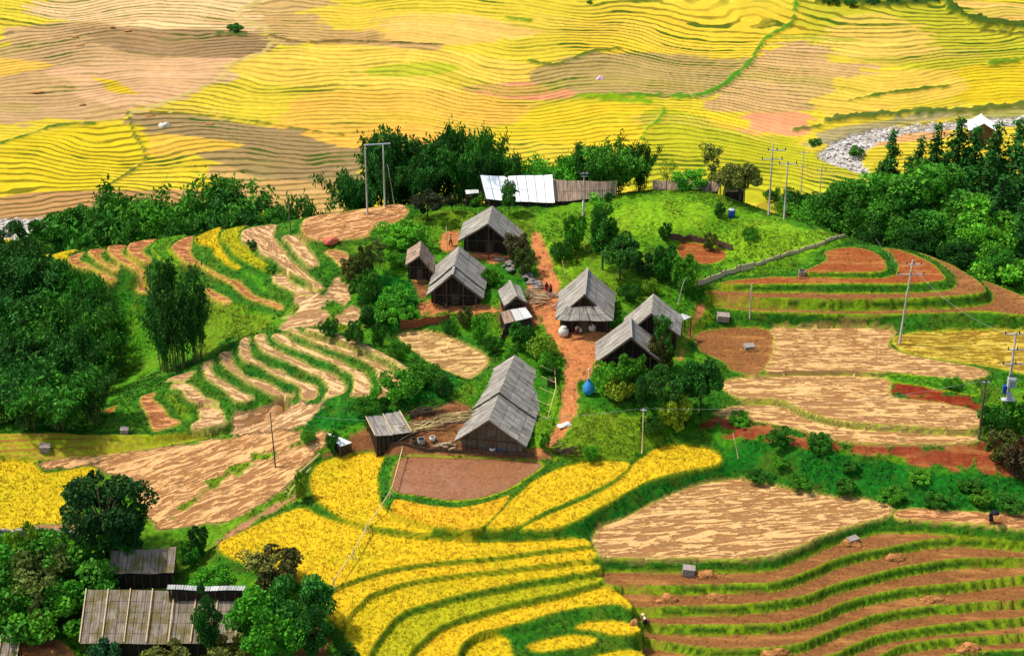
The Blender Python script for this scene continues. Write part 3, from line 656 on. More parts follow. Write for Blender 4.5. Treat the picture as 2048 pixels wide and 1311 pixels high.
blades('stubble', p, c * [.95, .9, .8], 3, .16, .1, .1, 'stuff')
p, c = sample(zone == 'p', 2.2)
k = rng.random(len(p)) < .6 * fbm(p[:, 0] * .5, p[:, 1] * .5, 2, 99) * 2 - .25
p, c = p[k], c[k] * 0 + np.array([.10, .19, .03]) * rng.uniform(.6, 1.4, (k.sum(), 1))
blades('yard_weeds', p, c, 5, .22, .12, .14, 'stuff')
# ---------------------------------------------------------------- plants
M_leaf = foliage_mat('leaves', .16, True)
def _bark():
    t = NT('bark'); pos = t.n('ShaderNodeTexCoord').outputs['Object']; n = t.noise(pos, 6, 4, .7)
    return t.bsdf(t.mix(n, lin(70,58,40,.7), lin(120,108,80,.8)), .9, n, .6, .05)
M_bark = _bark()
def _culm():
    t = NT('bamboo_culm'); pos = t.n('ShaderNodeTexCoord').outputs['Object']; n = t.noise(pos, 2, 3, .7)
    return t.bsdf(t.mix(n, lin(92,110,40,.7), lin(160,150,80,.8)), .6, n, .3, .02)
M_culm = _culm()
def leafquads(C, D, L, Wd, col):
    """diamond leaves: centre C, direction D, lengths L, widths Wd"""
    n = len(C); D = D / (np.linalg.norm(D, axis=1, keepdims=True) + 1e-9)
    r = rng.normal(size=(n, 3)); w = np.cross(D, r); w /= (np.linalg.norm(w, axis=1, keepdims=True) + 1e-9)
    L = L[:, None]; Wd = Wd[:, None]
    V = np.stack([C - D * L * .5, C + w * Wd * .5, C + D * L * .5, C - w * Wd * .5], 1).reshape(-1, 3)
    return V, np.arange(n * 4).reshape(-1, 4), np.repeat(col, 4, 0)
def tube(pts, r0, r1, k=5):
    pts = np.asarray(pts, float); n = len(pts); V = []; Fc = []
    for i, p in enumerate(pts):
        d = pts[min(i + 1, n - 1)] - pts[max(i - 1, 0)]; d /= np.linalg.norm(d) + 1e-9
        a = np.cross(d, [0.3, 1, .2]); a /= np.linalg.norm(a) + 1e-9; b = np.cross(d, a); r = r0 + (r1 - r0) * i / (n - 1)
        for j in range(k): t = j * math.tau / k; V.append(p + (a * math.cos(t) + b * math.sin(t)) * r)
    for i in range(n - 1):
        for j in range(k): Fc.append((i * k + j, i * k + (j + 1) % k, (i + 1) * k + (j + 1) % k, (i + 1) * k + j))
    return np.array(V), np.array(Fc)
def merge(parts):
    V = []; Fc = []; o = 0
    for v, f in parts: V.append(v); Fc.append(f + o); o += len(v)
    return np.concatenate(V), np.concatenate(Fc)
def unit(n):
    v = rng.normal(size=(n, 3)); return v / np.linalg.norm(v, axis=1, keepdims=True)
PROTO = {}
def proto(name, leaves, wood, wm, height):
    V, Fc, Cc = leaves
    PROTO[name] = (mesh_np(name + '_crown', V, Fc, [M_leaf], False, cols={'col': Cc}), mesh_np(name + '_trunk', wood[0], wood[1], [wm], True), height)
def cat_(ls): 
    V = []; Fc = []; C = []; o = 0
    for v, f, c in ls: V.append(v); Fc.append(f + o); C.append(c); o += len(v)
    return np.concatenate(V), np.concatenate(Fc), np.concatenate(C)
def bamboo(name, n=24, H=11., spread=4.2, per=250, ll=.7, seed=1):
    ls = []; wd = []
    for i in range(n):
        a = rng.uniform(0, math.tau); r = rng.uniform(0, 1) ** .5
        base = np.array([math.cos(a), math.sin(a), 0]) * r * 1.3; out = np.array([math.cos(a), math.sin(a), 0]); h = H * rng.uniform(.7, 1.0) * (1.05 - .25 * r)
        sp = spread * (.25 + r) * rng.uniform(.6, 1.1)
        t = np.linspace(0, 1, 8)
        pt = base + out * (sp * t ** 2.4)[:, None] + np.array([0, 0, 1]) * (h * (t - .16 * t ** 4) / .84)[:, None]
        wd.append(tube(pt, .07, .02, 4))
        m = int(per * rng.uniform(.8, 1.2)); tl = rng.beta(2.2, 1.3, m) * .85 + .17; tl = np.minimum(tl, 1.02)
        # sprays: leaves gather in tufts along the culm
        tl = np.round(tl * 13 + rng.normal(0, .22, m)) / 13 if False else tl
        k = rng.integers(0, 9, m); off = unit(9) * .9; bright = rng.uniform(.7, 1.3, 9)
        c = base + out * (sp * tl ** 2.4)[:, None] + np.array([0, 0, 1]) * (h * (tl - .16 * tl ** 4) / .84)[:, None]
        kk = (np.clip(tl, 0, .999) * 9).astype(int); c = c + off[kk] * .75 + rng.normal(0, .42, (m, 3))
        d = unit(m) * .8 + out * .5 + np.array([0, 0, -.75]); L = rng.uniform(.6, 1.2, m) * ll
        br = bright[kk][:, None] * rng.uniform(.75, 1.25, (m, 1))
        col = np.array([[1., 1., 1.]]) * br * np.stack([rng.uniform(.8, 1.3, m), np.ones(m), rng.uniform(.7, 1.2, m)], 1)
        ls.append(leafquads(c, d, L, L * .42, col))
    proto(name, cat_(ls), merge(wd), M_culm, H)
def broad(name, H=7., Rx=3.0, Rz=2.6, zc=4.4, ncl=34, per=210, ll=.34, trunk=.2, rc=.85, ratio=.62, lumpy=.25, up=.2):
    ls = []; wd = []; cs = []
    wd.append(tube([(0, 0, -.4), (.05, .03, zc * .4), (.1, -.05, zc * .9)], trunk, trunk * .55, 6))
    for i in range(ncl):
        u = unit(1)[0]; u[2] = u[2] * .9 + up; rr = min(rng.uniform(.45, 1.0) ** .6 * (1 + rng.uniform(-lumpy, lumpy)), 1.06)
        c = np.array([u[0] * Rx * rr, u[1] * Rx * rr, zc + u[2] * Rz * rr]); c[2] = max(c[2], .35)
        cs.append(c); m = int(per * rng.uniform(.7, 1.3)); R_ = rc * rng.uniform(.7, 1.25)
        q = unit(m) * (R_ * rng.uniform(.35, 1, (m, 1)) ** .5); q[:, 2] *= .72
        b = rng.uniform(.72, 1.3); dd = unit(m) + q / R_ * .8 + np.array([0, 0, -.2]); L = rng.uniform(.6, 1.25, m) * ll
        col = np.ones((m, 3)) * b * rng.uniform(.75, 1.3, (m, 1)) * np.stack([rng.uniform(.8, 1.3, m), np.ones(m), rng.uniform(.7, 1.2, m)], 1)
        ls.append(leafquads(c + q, dd, L, L * ratio, col))
        if trunk > .02 and i % 2 == 0: wd.append(tube([(.05, 0, zc * rng.uniform(.35, .8)), tuple(c * [.5, .5, 1] + [0, 0, -.5]), tuple(c)], trunk * .35, .02, 4))
    proto(name, cat_(ls), merge(wd), M_bark, H)
def conifer(name, H=12., R0=2.6, per=95, lay=26):
    ls = []; wd = [tube([(0, 0, -.5), (0, 0, H * .5), (0, 0, H * .98)], .22, .03, 6)]
    for i in range(lay):
        f = i / (lay - 1); z = H * (.1 + .88 * f); r = R0 * (1 - f) ** .85 + .12; nb = max(4, int(11 * (1 - f) + 4))
        for j in range(nb):
            a = rng.uniform(0, math.tau); o = np.array([math.cos(a), math.sin(a), 0]); rr = r * rng.uniform(.7, 1.12); m = int(per * rr / R0) + 8
            s = rng.uniform(.1, 1, m) ** .7; b = rng.uniform(.7, 1.3)
            c = np.array([0, 0, z]) + o * (s * rr)[:, None] + np.array([0, 0, -1]) * (s ** 1.6 * rr * .42)[:, None] + rng.normal(0, .14, (m, 3))
            L = rng.uniform(.2, .42, m); col = np.ones((m, 3)) * b * rng.uniform(.7, 1.3, (m, 1))
            ls.append(leafquads(c, o + unit(m) * .8 + [0, 0, -.4], L, L * .4, col))
            if j % 3 == 0: wd.append(tube([(0, 0, z), tuple(np.array([0, 0, z - .3 * rr]) + o * rr * .9)], .04, .012, 3))
    wd = [(v, f) for v, f in wd]
    proto(name, cat_(ls), merge(wd), M_bark, H)
bamboo('bamboo_a'); bamboo('bamboo_b', 18, 11., 3.2, 300, .66); bamboo('bamboo_c', 28, 9., 4.6, 230, .74)
broad('tree_a'); broad('tree_b', 8., 2.4, 3.4, 4.6, 30, 240); broad('tree_c', 6., 3.2, 2.2, 3.6, 26, 230, .4, .18, .95)
broad('tree_d', 12., 4.2, 4.2, 7.0, 64, 250, .42, .3, 1.35, .6, .3, .15)
broad('bush_a', 2.6, 1.7, 1.1, 1.2, 20, 170, .26, .05, .6, .6, .3, .35); broad('bush_b', 2.6, 1.5, 1.3, 1.1, 24, 130, .34, .05, .55, .5, .4, .4); broad('bush_c', 2.2, 1.9, .8, .9, 22, 160, .22, .05, .55, .7, .3, .45)
broad('thin_a', 6., 1.5, 2.4, 3.6, 16, 46, .3, .07, .6, .5, .5, .1); broad('thin_b', 5., 1.1, 2.3, 2.7, 22, 60, .26, .06, .42, .5, .5, .1)
conifer('fir_a'); conifer('fir_b', 12., 2.1, 90, 22)
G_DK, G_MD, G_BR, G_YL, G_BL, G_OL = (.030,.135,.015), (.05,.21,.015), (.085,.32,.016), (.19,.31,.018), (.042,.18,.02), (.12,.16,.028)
KINDCAT = {'bamboo': 'bamboo', 'tree': 'tree', 'thin': 'tree', 'fir': 'fir tree', 'bush': 'bush'}
KNAME = {'bamboo': 'bamboo_clump', 'tree': 'leafy_tree', 'thin': 'slender_tree', 'fir': 'fir_tree', 'bush': 'leafy_bush'}
def plant(pk, pos, h, label, col=G_MD, wide=1.0, group=None, name=None, cat=None):
    cr, tr, H0 = PROTO[pk]; kd = pk.split('_')[0]; s = h / H0
    e = bpy.data.objects.new(name or KNAME[kd], None); COL.objects.link(e); e.location = pos; e.rotation_euler = (0, 0, random.uniform(0, 6.28)); e.scale = (s * wide, s * wide, s)
    e['label'] = label; e['category'] = cat or KINDCAT[kd]
    if group: e['group'] = group
    v = random.uniform(.72, 1.28)
    c = link('crown', cr, e); c.color = (col[0] * v * random.uniform(.85, 1.2), col[1] * v, col[2] * v, 1)
    link('trunk', tr, e)
    return e
def P(pk, u, vb, vt, label, col=G_MD, wide=1.0, group=None, **k):
    """base seen (or reckoned) at pixel (u, vb) on the land, crown top at row vt"""
    p = hit(u, vb, tmax=560)
    y, x = p.y, p.x; b = (655.5 - vt) / F
    # height of the point above p that projects to row vt
    q = y * (b * CP - SP) / (CP + b * SP)
    z = ZC + q
    return plant(pk, (p.x, p.y, p.z - .1), max(z - p.z, .6), label, col, wide, group, **k)
def PD(pk, u, vt, yu, label, col=G_MD, wide=1.0, group=None, **k):
    """crown top at pixel (u, vt), standing yu survey units from the camera"""
    y = yu * S; b = (655.5 - vt) / F; q = y * (b * CP - SP) / (CP + b * SP); d = y * CP - q * SP; x = (u - 1024) / F * d
    zg = float(zat(x, y)); return plant(pk, (x, y, zg - .1), max(ZC + q - zg, 1.0), label, col, wide, group, **k)

# dark bamboo mass in the ravine
g = 'bamboo clumps filling the dark ravine'
lab = 'tall dark green bamboo clump crowded into the ravine below the curved terraces'
for i, (u, vb, vt) in enumerate([(20,610,478),(85,625,498),(150,655,540),(-10,700,560),(60,705,575),(120,720,600),(195,700,585),(200,690,585),(20,790,650),(90,800,660),(160,800,650),(180,770,650),(-5,850,730),(60,858,745),(125,855,735),(190,850,730),(180,835,740),(150,760,610),(40,840,700),(70,560,500)]):
    P('bamboo_' + 'abc'[i % 3], u, vb, vt, lab, [G_DK, G_DK, G_MD][i % 3], 1.1 if u < 150 else .8, g)
P('bamboo_b', 362, 735, 505, 'tall bamboo clump standing alone between the ravine and the stepped fields', G_DK, .6)
P('bamboo_b', 398, 722, 560, 'dark bamboo clump touching the lone clump beside the green slope', G_DK, .5)
P('bamboo_b', 332, 742, 575, 'narrow bamboo clump on the ravine side of the lone tall clump', G_DK, .6)
PD('bamboo_b', 395, 490, 193, 'pale green bamboo top sticking up through the pink stepped fields', G_BL, .35)
PD('bush_b', 505, 520, 189, 'dark leafy bush on the bank under the yellow-green terrace', G_DK, 1.2)
PD('bush_a', 545, 568, 184, 'bright bush on the steep bank above the narrow terrace end', G_BR, 1.2)
# valley edge behind the shoulder
g = 'bamboo and trees along the river edge'
for i, (u, vt, yu, c, w_, lb) in enumerate([(205,388,222,G_MD,.9,'bushy tree next to the white river stones, first of the valley row'),(262,378,220,G_MD,1.0,'mid green bamboo clump second along the valley row from the river stones'),(310,372,218,G_BR,1.1,'lighter green bamboo clump in the middle of the valley row behind the shoulder'),(370,392,216,G_MD,.9,'low rounded bamboo clump in the dip of the valley row'),(430,358,216,G_MD,1.05,'tallest dark bamboo clump of the valley row behind the yellow terrace'),(480,372,215,G_DK,1.0,'dark bamboo clump at the end of the valley row nearest the tin roofs'),(590,398,214,G_BL,.7,'small bluish tree beyond the short pole on the shoulder')]):
    PD('bamboo_' + 'cab'[i % 3], u, vt, yu, lb, c, w_, g)
PD('tree_d', 545, 425, 212, 'bright low tree beside the small bluish tree on the shoulder', G_BR, 1.1)
PD('tree_d', 350, 425, 214, 'leafy tree under the valley bamboo, behind the pink terrace tips', G_BR, 1.2)
for u, vt, yu, c, lb in [(120,415,225,G_MD,'pale leafy tree in front of the white river stones at the frame edge'),(60,478,214,G_BR,'spreading green bush between the river stones and the ravine'),(165,476,212,G_MD,'dark bush covering the lower end of the river stones'),(20,450,212,G_DK,'shaggy dark tree at the corner above the ravine bamboo'),(170,425,228,G_BL,'bluish feathery tree among the white river stones')]:
    PD('tree_a', u, vt, yu, lb, c, .75)
# bamboo grove on the crest
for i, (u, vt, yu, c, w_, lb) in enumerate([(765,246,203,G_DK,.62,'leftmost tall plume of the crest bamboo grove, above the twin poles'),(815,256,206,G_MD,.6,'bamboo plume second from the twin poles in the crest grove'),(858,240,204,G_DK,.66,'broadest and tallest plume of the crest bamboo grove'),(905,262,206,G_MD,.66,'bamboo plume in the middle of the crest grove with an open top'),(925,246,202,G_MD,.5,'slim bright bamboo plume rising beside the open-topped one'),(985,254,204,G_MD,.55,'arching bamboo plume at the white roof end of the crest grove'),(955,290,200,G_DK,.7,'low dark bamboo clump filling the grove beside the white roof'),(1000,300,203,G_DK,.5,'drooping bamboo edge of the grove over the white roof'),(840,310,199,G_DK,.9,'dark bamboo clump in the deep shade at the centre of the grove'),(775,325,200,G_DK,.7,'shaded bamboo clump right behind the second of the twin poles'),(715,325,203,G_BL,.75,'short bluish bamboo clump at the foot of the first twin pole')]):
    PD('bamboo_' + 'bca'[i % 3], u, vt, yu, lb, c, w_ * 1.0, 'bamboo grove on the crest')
P('tree_c', 855, 440, 378, 'dark purplish round tree behind the topmost house yard', (.05,.055,.022), .95)
P('tree_a', 905, 425, 385, 'small dark tree joining the purplish round tree', (.03,.07,.02), .6)
P('bush_a', 805, 495, 440, 'bright green round tree above the ruined hut', G_BR, 1.05)
P('bush_c', 800, 528, 505, 'small bright bush just below the round green tree', G_BR, 1.1)
P('tree_b', 1018, 430, 352, 'leafy tree in front of the white metal roof', G_MD, .62)
P('bush_b', 952, 412, 388, 'bright shrub between the bamboo grove and the white roof', G_BR, 1.0)
PD('bamboo_b', 1170, 275, 203, 'slim dark bamboo behind the short lamp pole', G_DK, .5)
PD('bamboo_c', 1105, 300, 204, 'bright bushy bamboo behind the grey plank roof', G_BR, .9)
PD('bamboo_a', 1145, 312, 205, 'rounded mid green bamboo between the slim dark one and the bushy one', G_BR, .9)
PD('bamboo_a', 1205, 300, 203, 'mid green bamboo clump joining the slim dark one to the large dark clump', G_MD, .8)
PD('bamboo_c', 1075, 312, 205, 'lowest bright bamboo clump next to the white roof', G_BR, .8)
PD('bamboo_a', 1235, 268, 201, 'large dark bamboo clump at the end of the grey plank roof', G_MD, .95)
PD('bamboo_c', 1285, 285, 202, 'leaning bamboo plume with a trailing tip over the yellow fields', G_DK, .5)
PD('thin_a', 1335, 315, 198, 'airy sapling just past the leaning bamboo plume', G_YL, 1.0)
PD('thin_b', 1426, 272, 199, 'slender tall tree with sparse leaves behind the long low roof', G_OL, .8)
PD('bush_a', 1375, 338, 200, 'green bush peeping over the long low roof', G_BR, 1.2)
PD('tree_c', 1485, 320, 197, 'thin-leaved spreading tree beside the first of the four tall poles', G_OL, .9)
PD('thin_a', 1465, 330, 198, 'sparse grey-green tree at the end of the long low roof', G_OL, 1.3)
for u, vb, vt, c, lb in [(1580,420,378,G_DK,'dark bush between the second and third tall poles'),(1612,415,385,G_DK,'small dark bush against the third tall pole'),(1650,415,382,G_DK,'dark round bush beside the fourth tall pole'),(1545,400,376,G_MD,'bush behind the first tall pole')]:
    P('bush_a', u, vb, vt, lb, c, 1.0)
for i, (u, vb, vt) in enumerate([(1590,440,405),(1625,448,412),(1660,458,425)]):
    P('bush_c', u, vb, vt, ['broad-leaved green bush at the foot of the second tall pole','broad-leaved green bush halfway down the hedge toward the forest','broad-leaved green bush nearest the forest in the hedge'][i], G_BR, 1.5, 'hedge below the tall poles')
# forest on the right shoulder
g = 'forest behind the round hill'
i = 0
for u, vt, yu, k, c, w_ in [(1790,256,215,'fir_a',G_DK,.9),(1845,272,214,'fir_b',G_DK,1),(1880,246,216,'fir_b',G_DK,1),(1925,232,217,'fir_a',G_DK,1),(1958,250,216,'fir_a',G_DK,1.1),(2000,244,218,'fir_b',G_DK,1.1),(2040,236,217,'fir_a',G_DK,1.1),(1765,320,210,'fir_a',G_DK,1.2),(1820,312,212,'fir_b',G_DK,1.1),(1900,300,212,'fir_a',G_DK,1.2),(1985,300,212,'fir_b',G_DK,1.2),(2050,310,212,'fir_a',G_DK,1.2),
    (1940,330,208,'fir_a',G_DK,1.3),(2010,350,206,'fir_b',G_DK,1.3),(2060,380,204,'fir_a',G_DK,1.3),(1985,400,202,'fir_b',G_DK,1.3),(2040,440,199,'fir_a',G_DK,1.3),(1950,430,200,'fir_a',G_DK,1.3)]:
    PD(k, u, vt, yu, 'tall dark fir crowded among its like in the forest behind the round hill', c, w_, g + ', firs')
for i, (u, vt, yu, c, w_, k) in enumerate([(1745,345,207,G_MD,1.0,'tree_b'),(1790,362,206,G_BR,1.1,'tree_a'),(1850,325,207,G_MD,1.1,'tree_a'),(1890,370,204,G_BR,1.1,'tree_c'),(1835,395,202,G_MD,1.1,'tree_a'),(1930,395,202,G_BR,1.1,'tree_a'),(1775,415,201,G_MD,1.2,'tree_c'),(1720,400,204,G_MD,1.1,'tree_a'),(1880,430,199,G_MD,1.1,'tree_a'),(1960,445,197,G_BR,.9,'tree_c'),(1690,375,205,G_MD,1.0,'tree_b'),(1830,455,197,G_DK,1.0,'tree_c'),(1740,450,199,G_DK,1.0,'tree_c'),(1920,480,194,G_DK,1.0,'tree_a'),(2000,500,190,G_MD,1.0,'tree_c'),(2045,520,187,G_BR,1.0,'bush_a')]):
    PD('tree_d' if k[0] == 't' else k, u, vt, yu, 'billowing broad-leaved tree on the near edge of the forest behind the round hill', c, w_, g + ', leafy edge')
# bushes and trees around the village
VB = [
 ('bush_b',730,560,500,'airy yellow-green shrub above the vegetable slope',G_OL,1.0),('thin_b',760,540,470,'slender broad-leaf shrub beside the pink harvested field',G_OL,1.2),('bush_b',700,560,520,'loose olive shrub at the corner of the pale slope',G_OL,1.2),
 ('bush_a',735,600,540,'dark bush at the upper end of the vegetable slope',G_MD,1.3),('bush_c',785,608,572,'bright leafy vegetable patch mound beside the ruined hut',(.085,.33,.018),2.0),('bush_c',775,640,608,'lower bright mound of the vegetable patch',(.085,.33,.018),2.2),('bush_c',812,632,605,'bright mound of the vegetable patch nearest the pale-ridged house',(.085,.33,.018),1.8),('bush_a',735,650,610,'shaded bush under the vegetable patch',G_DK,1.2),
 ('bush_a',660,680,632,'dark bush at the tip of the topmost curved terrace',G_DK,.9),('bush_a',712,690,640,'second dark bush along the topmost curved terrace',G_DK,1.0),('bush_b',760,690,652,'green bush third along the topmost curved terrace',G_MD,1.1),('bush_c',800,715,680,'bright bush at the lower end of the topmost curved terrace',G_BR,1.1),
 ('bush_b',930,655,618,'flowering shrub on the hedge above the pale straw field',G_OL,1.2),('bush_b',960,680,640,'leafy yellow-green shrub at the hedge corner above the straw field',G_BR,1.1),('bush_a',985,705,668,'dark green bush at the end of the straw field hedge',G_MD,1.1),('bush_c',900,665,640,'low green bush on the hedge behind the straw field',G_MD,1.4),
 ('bush_b',1040,700,650,'bush with reddish stems under the white tin shed',G_MD,1.1),('bush_c',1080,715,668,'round yellow-green bush behind the big long house',G_YL,1.3),('bush_a',1090,745,700,'bright bush between the big long house and the path',G_BR,1.1),('bush_a',1020,725,690,'bush touching the back of the big long house',G_BR,1.0),('bush_b',1060,690,655,'dark shrub below the tin shed by the path',G_DK,.9),
 ('bush_b',1030,520,470,'brownish bare shrub against the topmost house',(.10,.10,.035),1.4),('bush_b',1050,550,500,'straggly olive shrub beside the stone heap',G_OL,1.2),('bush_c',985,570,535,'bright grass-green bush between the two upper houses',G_BR,1.0),
 ('tree_b',1205,540,400,'slim leafy tree on the meadow slope above the courtyard house',G_MD,.75),('thin_b',1195,470,375,'wispy sapling at the top of the meadow',G_BR,1.0),('bush_b',1150,500,440,'green shrub on the slope beside the orange path',G_BR,1.1),('bush_c',1120,520,480,'low shrub beside the upper orange path',G_MD,1.2),
 ('tree_c',1240,560,470,'shady spreading tree behind the courtyard house',G_DK,.9),('bush_a',1290,550,500,'dark thicket behind the courtyard house',G_DK,1.4),('bush_b',1330,560,500,'brown-stemmed bush above the pair of houses',G_MD,1.1),('bush_b',1370,580,520,'leafy bush in front of the small red soil plot',G_BR,1.2),('bush_a',1300,590,555,'olive bush behind the roof of the farther paired house',G_YL,1.2),('bush_c',1260,600,565,'low bush in the gap behind the farther paired house',G_MD,1.2),
 ('bush_b',1330,480,450,'shrub at the corner of the red soil plot hedge',G_MD,1.3),('bush_b',1420,500,470,'hedge shrub above the red soil plot',G_OL,1.2),('bush_a',1438,434,402,'dark shrub beside the blue barrel',G_DK,.9),('bush_c',1500,480,455,'green shrub below the blue barrel',G_BR,1.4),
 ('thin_b',1325,745,610,'tall wispy plant in front of the farther paired house',G_MD,.6),('bush_b',1320,740,680,'tangle of shrubs beside the nearer paired house',G_OL,1.1),
 ('bush_a',1215,790,718,'bright shrub below the nearer paired house',G_BR,1.0),('bush_b',1260,790,715,'fresh green shrub under the dark gable of the nearer paired house',G_BR,1.1),('bush_c',1235,800,750,'yellow-green low shrub beside the blue bundle',G_YL,1.2),
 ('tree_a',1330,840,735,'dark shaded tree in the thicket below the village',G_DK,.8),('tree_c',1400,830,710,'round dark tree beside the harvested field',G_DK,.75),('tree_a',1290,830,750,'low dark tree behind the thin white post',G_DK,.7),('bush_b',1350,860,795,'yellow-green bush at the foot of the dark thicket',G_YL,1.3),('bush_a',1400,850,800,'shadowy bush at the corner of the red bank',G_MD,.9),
 ('bush_c',1300,870,830,'low green bush beside the thin white post',G_MD,1.2),
 ('bush_c',790,800,745,'bright green shrub on the slope beside the straw field',(.085,.33,.018),1.5),('bush_c',840,770,725,'glossy green shrub at the lower corner of the straw field',(.085,.33,.018),1.4),('bush_c',740,830,790,'green creeping shrub on the slope above the small shed',(.085,.33,.018),1.5),('bush_a',885,790,750,'dark shrub behind the wood pile beside the long house',G_DK,1.1),
 ('bush_b',665,905,868,'green bush growing over the pale tarp shelter',G_BL,1.0),('bush_c',615,885,858,'bright bush at the path corner by the tarp shelter',(.085,.33,.018),1.2),
 ('bush_a',1180,922,888,'bright round bush beside the brushwood pile',(.085,.33,.018),1.1),('bush_b',1090,905,870,'low weed clump by the lower path end',G_BR,.8),
 ('bush_b',605,1000,950,'reedy grass clump beside the bamboo gutter',G_YL,.7)]
for k, u, vb, vt, lb, c, w_ in VB: P(k, u, vb, vt, lb, c, w_ * (.56 if k[0] == 'b' else .85))
# lower left corner
P('tree_a', 215, 1130, 952, 'big round dark tree above the small grey roof', (.022,.09,.016), .95)
P('tree_b', 262, 1130, 1000, 'darker lobe of foliage leaning from the big round tree', (.022,.09,.016), .9)
P('bush_b', 235, 1130, 1040, 'pale climbing plant at the foot of the big round tree', G_BL, .9)
for k, u, vb, vt, lb, c, w_ in [('bush_a',40,1160,1070,'leafy bush in the corner garden under the rice field',G_MD,1.3),('bush_b',50,1150,1062,'yellow-green sapling in the corner garden',G_YL,.7),('bush_a',130,1180,1080,'green bush in the corner garden below the dark tree',G_MD,1.3),('bush_c',160,1205,1125,'bright billowing bush beside the small grey roof',(.085,.33,.018),1.3),('bush_c',25,1250,1150,'shaded green bush at the frame edge of the garden',G_MD,1.4),('bush_c',105,1262,1180,'vivid soft green bush above the wooden frame',(.085,.33,.018),1.3),('bush_c',30,1255,1190,'soft green bush next to the corner roof',(.085,.33,.018),1.3),('thin_b',78,1260,1130,'thin bare-stemmed shrub between the two soft bushes',G_OL,1.2),('bush_b',90,1200,1110,'brownish weedy shrub in the middle of the garden',G_OL,1.2),('bush_b',160,1150,1090,'fresh shrub by the garden fence below the tree',G_BR,1.0),
    ('bush_b',400,1110,1060,'dark shrub with tangled stems beside the small grey roof',G_DK,.7),('bush_b',385,1130,1090,'leafy tangle between the small roof and the rice',G_MD,1.0),('bush_c',420,1175,1140,'pale green creeper bush above the long roof ridge',G_BR,1.4),('thin_b',525,1190,1095,'feathery olive shrub against the ripe rice',G_OL,1.7),('bush_b',560,1180,1110,'brown-green feathery shrub at the rice corner',(.12,.12,.03),1.2),
    ('tree_b',418,1330,1178,'dark round tree standing over the long roof',G_DK,.5),('tree_c',540,1340,1195,'bright green round tree at the end of the long roof',G_BR,.85),('tree_c',590,1290,1150,'dark glossy tree beside the rice edge',G_BL,.8),('tree_b',625,1330,1200,'dark leafy tree at the bottom edge beside the rice',G_BL,.8),('bush_b',215,1345,1290,'light green shrub in front of the long roof',(.05,.2,.06),1.0),('bush_b',330,1352,1300,'olive grass clump before the long roof',G_OL,1.6),('bush_b',470,1345,1285,'olive shrub at the eave of the long roof',G_OL,1.4),('tree_b',512,1330,1240,'leafy bright tree in front of the long roof end',G_BR,.6),('bush_a',690,1330,1290,'dark weed clump under the curved rice edge',G_DK,1.0)]:
    P(k, u, vb, vt, lb, c, w_ * (.8 if k[0] == 'b' else .95))
# gully at the right edge and the steep green bank
for k, u, vb, vt, lb, c in [('bush_b',1985,870,820,'green shrub at the foot of the pole with the white box',G_MD),('bush_b',2035,860,800,'shrub behind the pole with the white box',G_BR),('bush_b',2000,920,870,'red-stemmed shrub in the gully below the white box pole',G_OL),('bush_b',2035,950,890,'brown shrub at the frame edge in the gully',(.09,.08,.03)),('bush_c',1905,775,752,'bright herb patch on the green strip above the red bank',G_BR),('bush_a',1560,890,855,'green bush on the red bank beside the narrow straw strip',G_MD),('bush_c',1640,900,870,'low green bush farther along the red bank',G_MD),('bush_c',1480,850,825,'bush on the upper end of the red bank',G_BR)]:
    P(k, u, vb, vt, lb, c, .95)
for k, (u, vb, vt) in enumerate([(1520,962,940),(1600,972,950),(1690,985,962),(1780,1000,978),(1870,1008,984),(1960,1012,985),(2030,1020,992),(1560,935,915),(1700,945,925),(1840,962,942),(1940,982,958)]):
    P('bush_' + 'cab'[k % 3], u, vb, vt, 'shaggy weed clump on the steep green bank over the soil terraces', [G_MD, G_BR][k % 2], 1.3, 'weed clumps on the steep green bank')
# far bushes
P('tree_c', 470, 66, 46, 'lone round bush on the far pink fields', G_BL, 1.6)
for k, (u, vb, vt) in enumerate([(1660,12,-6),(1700,14,-4),(1745,14,-6),(1790,14,-4),(1835,12,-6),(1870,10,-8)]):
    P('tree_c', u, vb, vt, 'dark tree in the row along the top of the far terraces', G_DK, 1.5, 'far tree row')
for u, vb, vt, lb in [(1710,312,292,'dark bush on the river bank above the stones'),(1628,292,276,'bush beside the red field at the river bend'),(1180,8,0,'tiny bush at the top of the far yellow fields')]:
    P('bush_a', u, vb, vt, lb, G_MD, 1.2)
# ---------------------------------------------------------------- weathered houses
def _roofm(name, c1, c2, c3=None):
    t = NT(name); rc = t.attr('rc').outputs['Vector']; ti = t.attr('tint').outputs['Fac']; pos = t.n('ShaderNodeNewGeometry').outputs['Position']
    m = t.n('ShaderNodeMapping', {'Vector': rc, 'Scale': (3.2, .55, 1)}); s = t.noise(m, 1.0, 5, .65)
    b = t.noise(pos, .7, 3, .6); c = t.mix(t.mr(s, .3, .7), c1, c2)
    c = t.mix(1.0, c, t.n('ShaderNodeCombineColor', {0: ti, 1: ti, 2: ti}), 'MULTIPLY')
    if c3: c = t.mix(t.math('MULTIPLY', t.mr(b, .48, .6), .75), c, c3)
    w = t.n('ShaderNodeTexWave', {'Vector': rc, 'Scale': 1.1}, bands_direction='X')
    h = t.math('ADD', t.math('MULTIPLY', w.outputs[0 if False else 1], .6), s)
    return t.bsdf(c, .85, h, .7, .05, .2)
M_roof = _roofm('weathered_sheet', lin(104,97,86,.85), lin(186,177,162,.95))
M_roof_old = _roofm('mossy_sheet', lin(104,92,76,.82), lin(168,152,132,.9), lin(120,108,46,.7))
M_roof_tin = _roofm('pale_tin', lin(196,192,184,.95), lin(236,232,224,.98))
M_white = _roofm('white_sheet', lin(250,250,248,1), lin(255,255,253,1))
M_brn = _roofm('brown_boards', lin(120,92,74,.8), lin(200,172,146,.9))
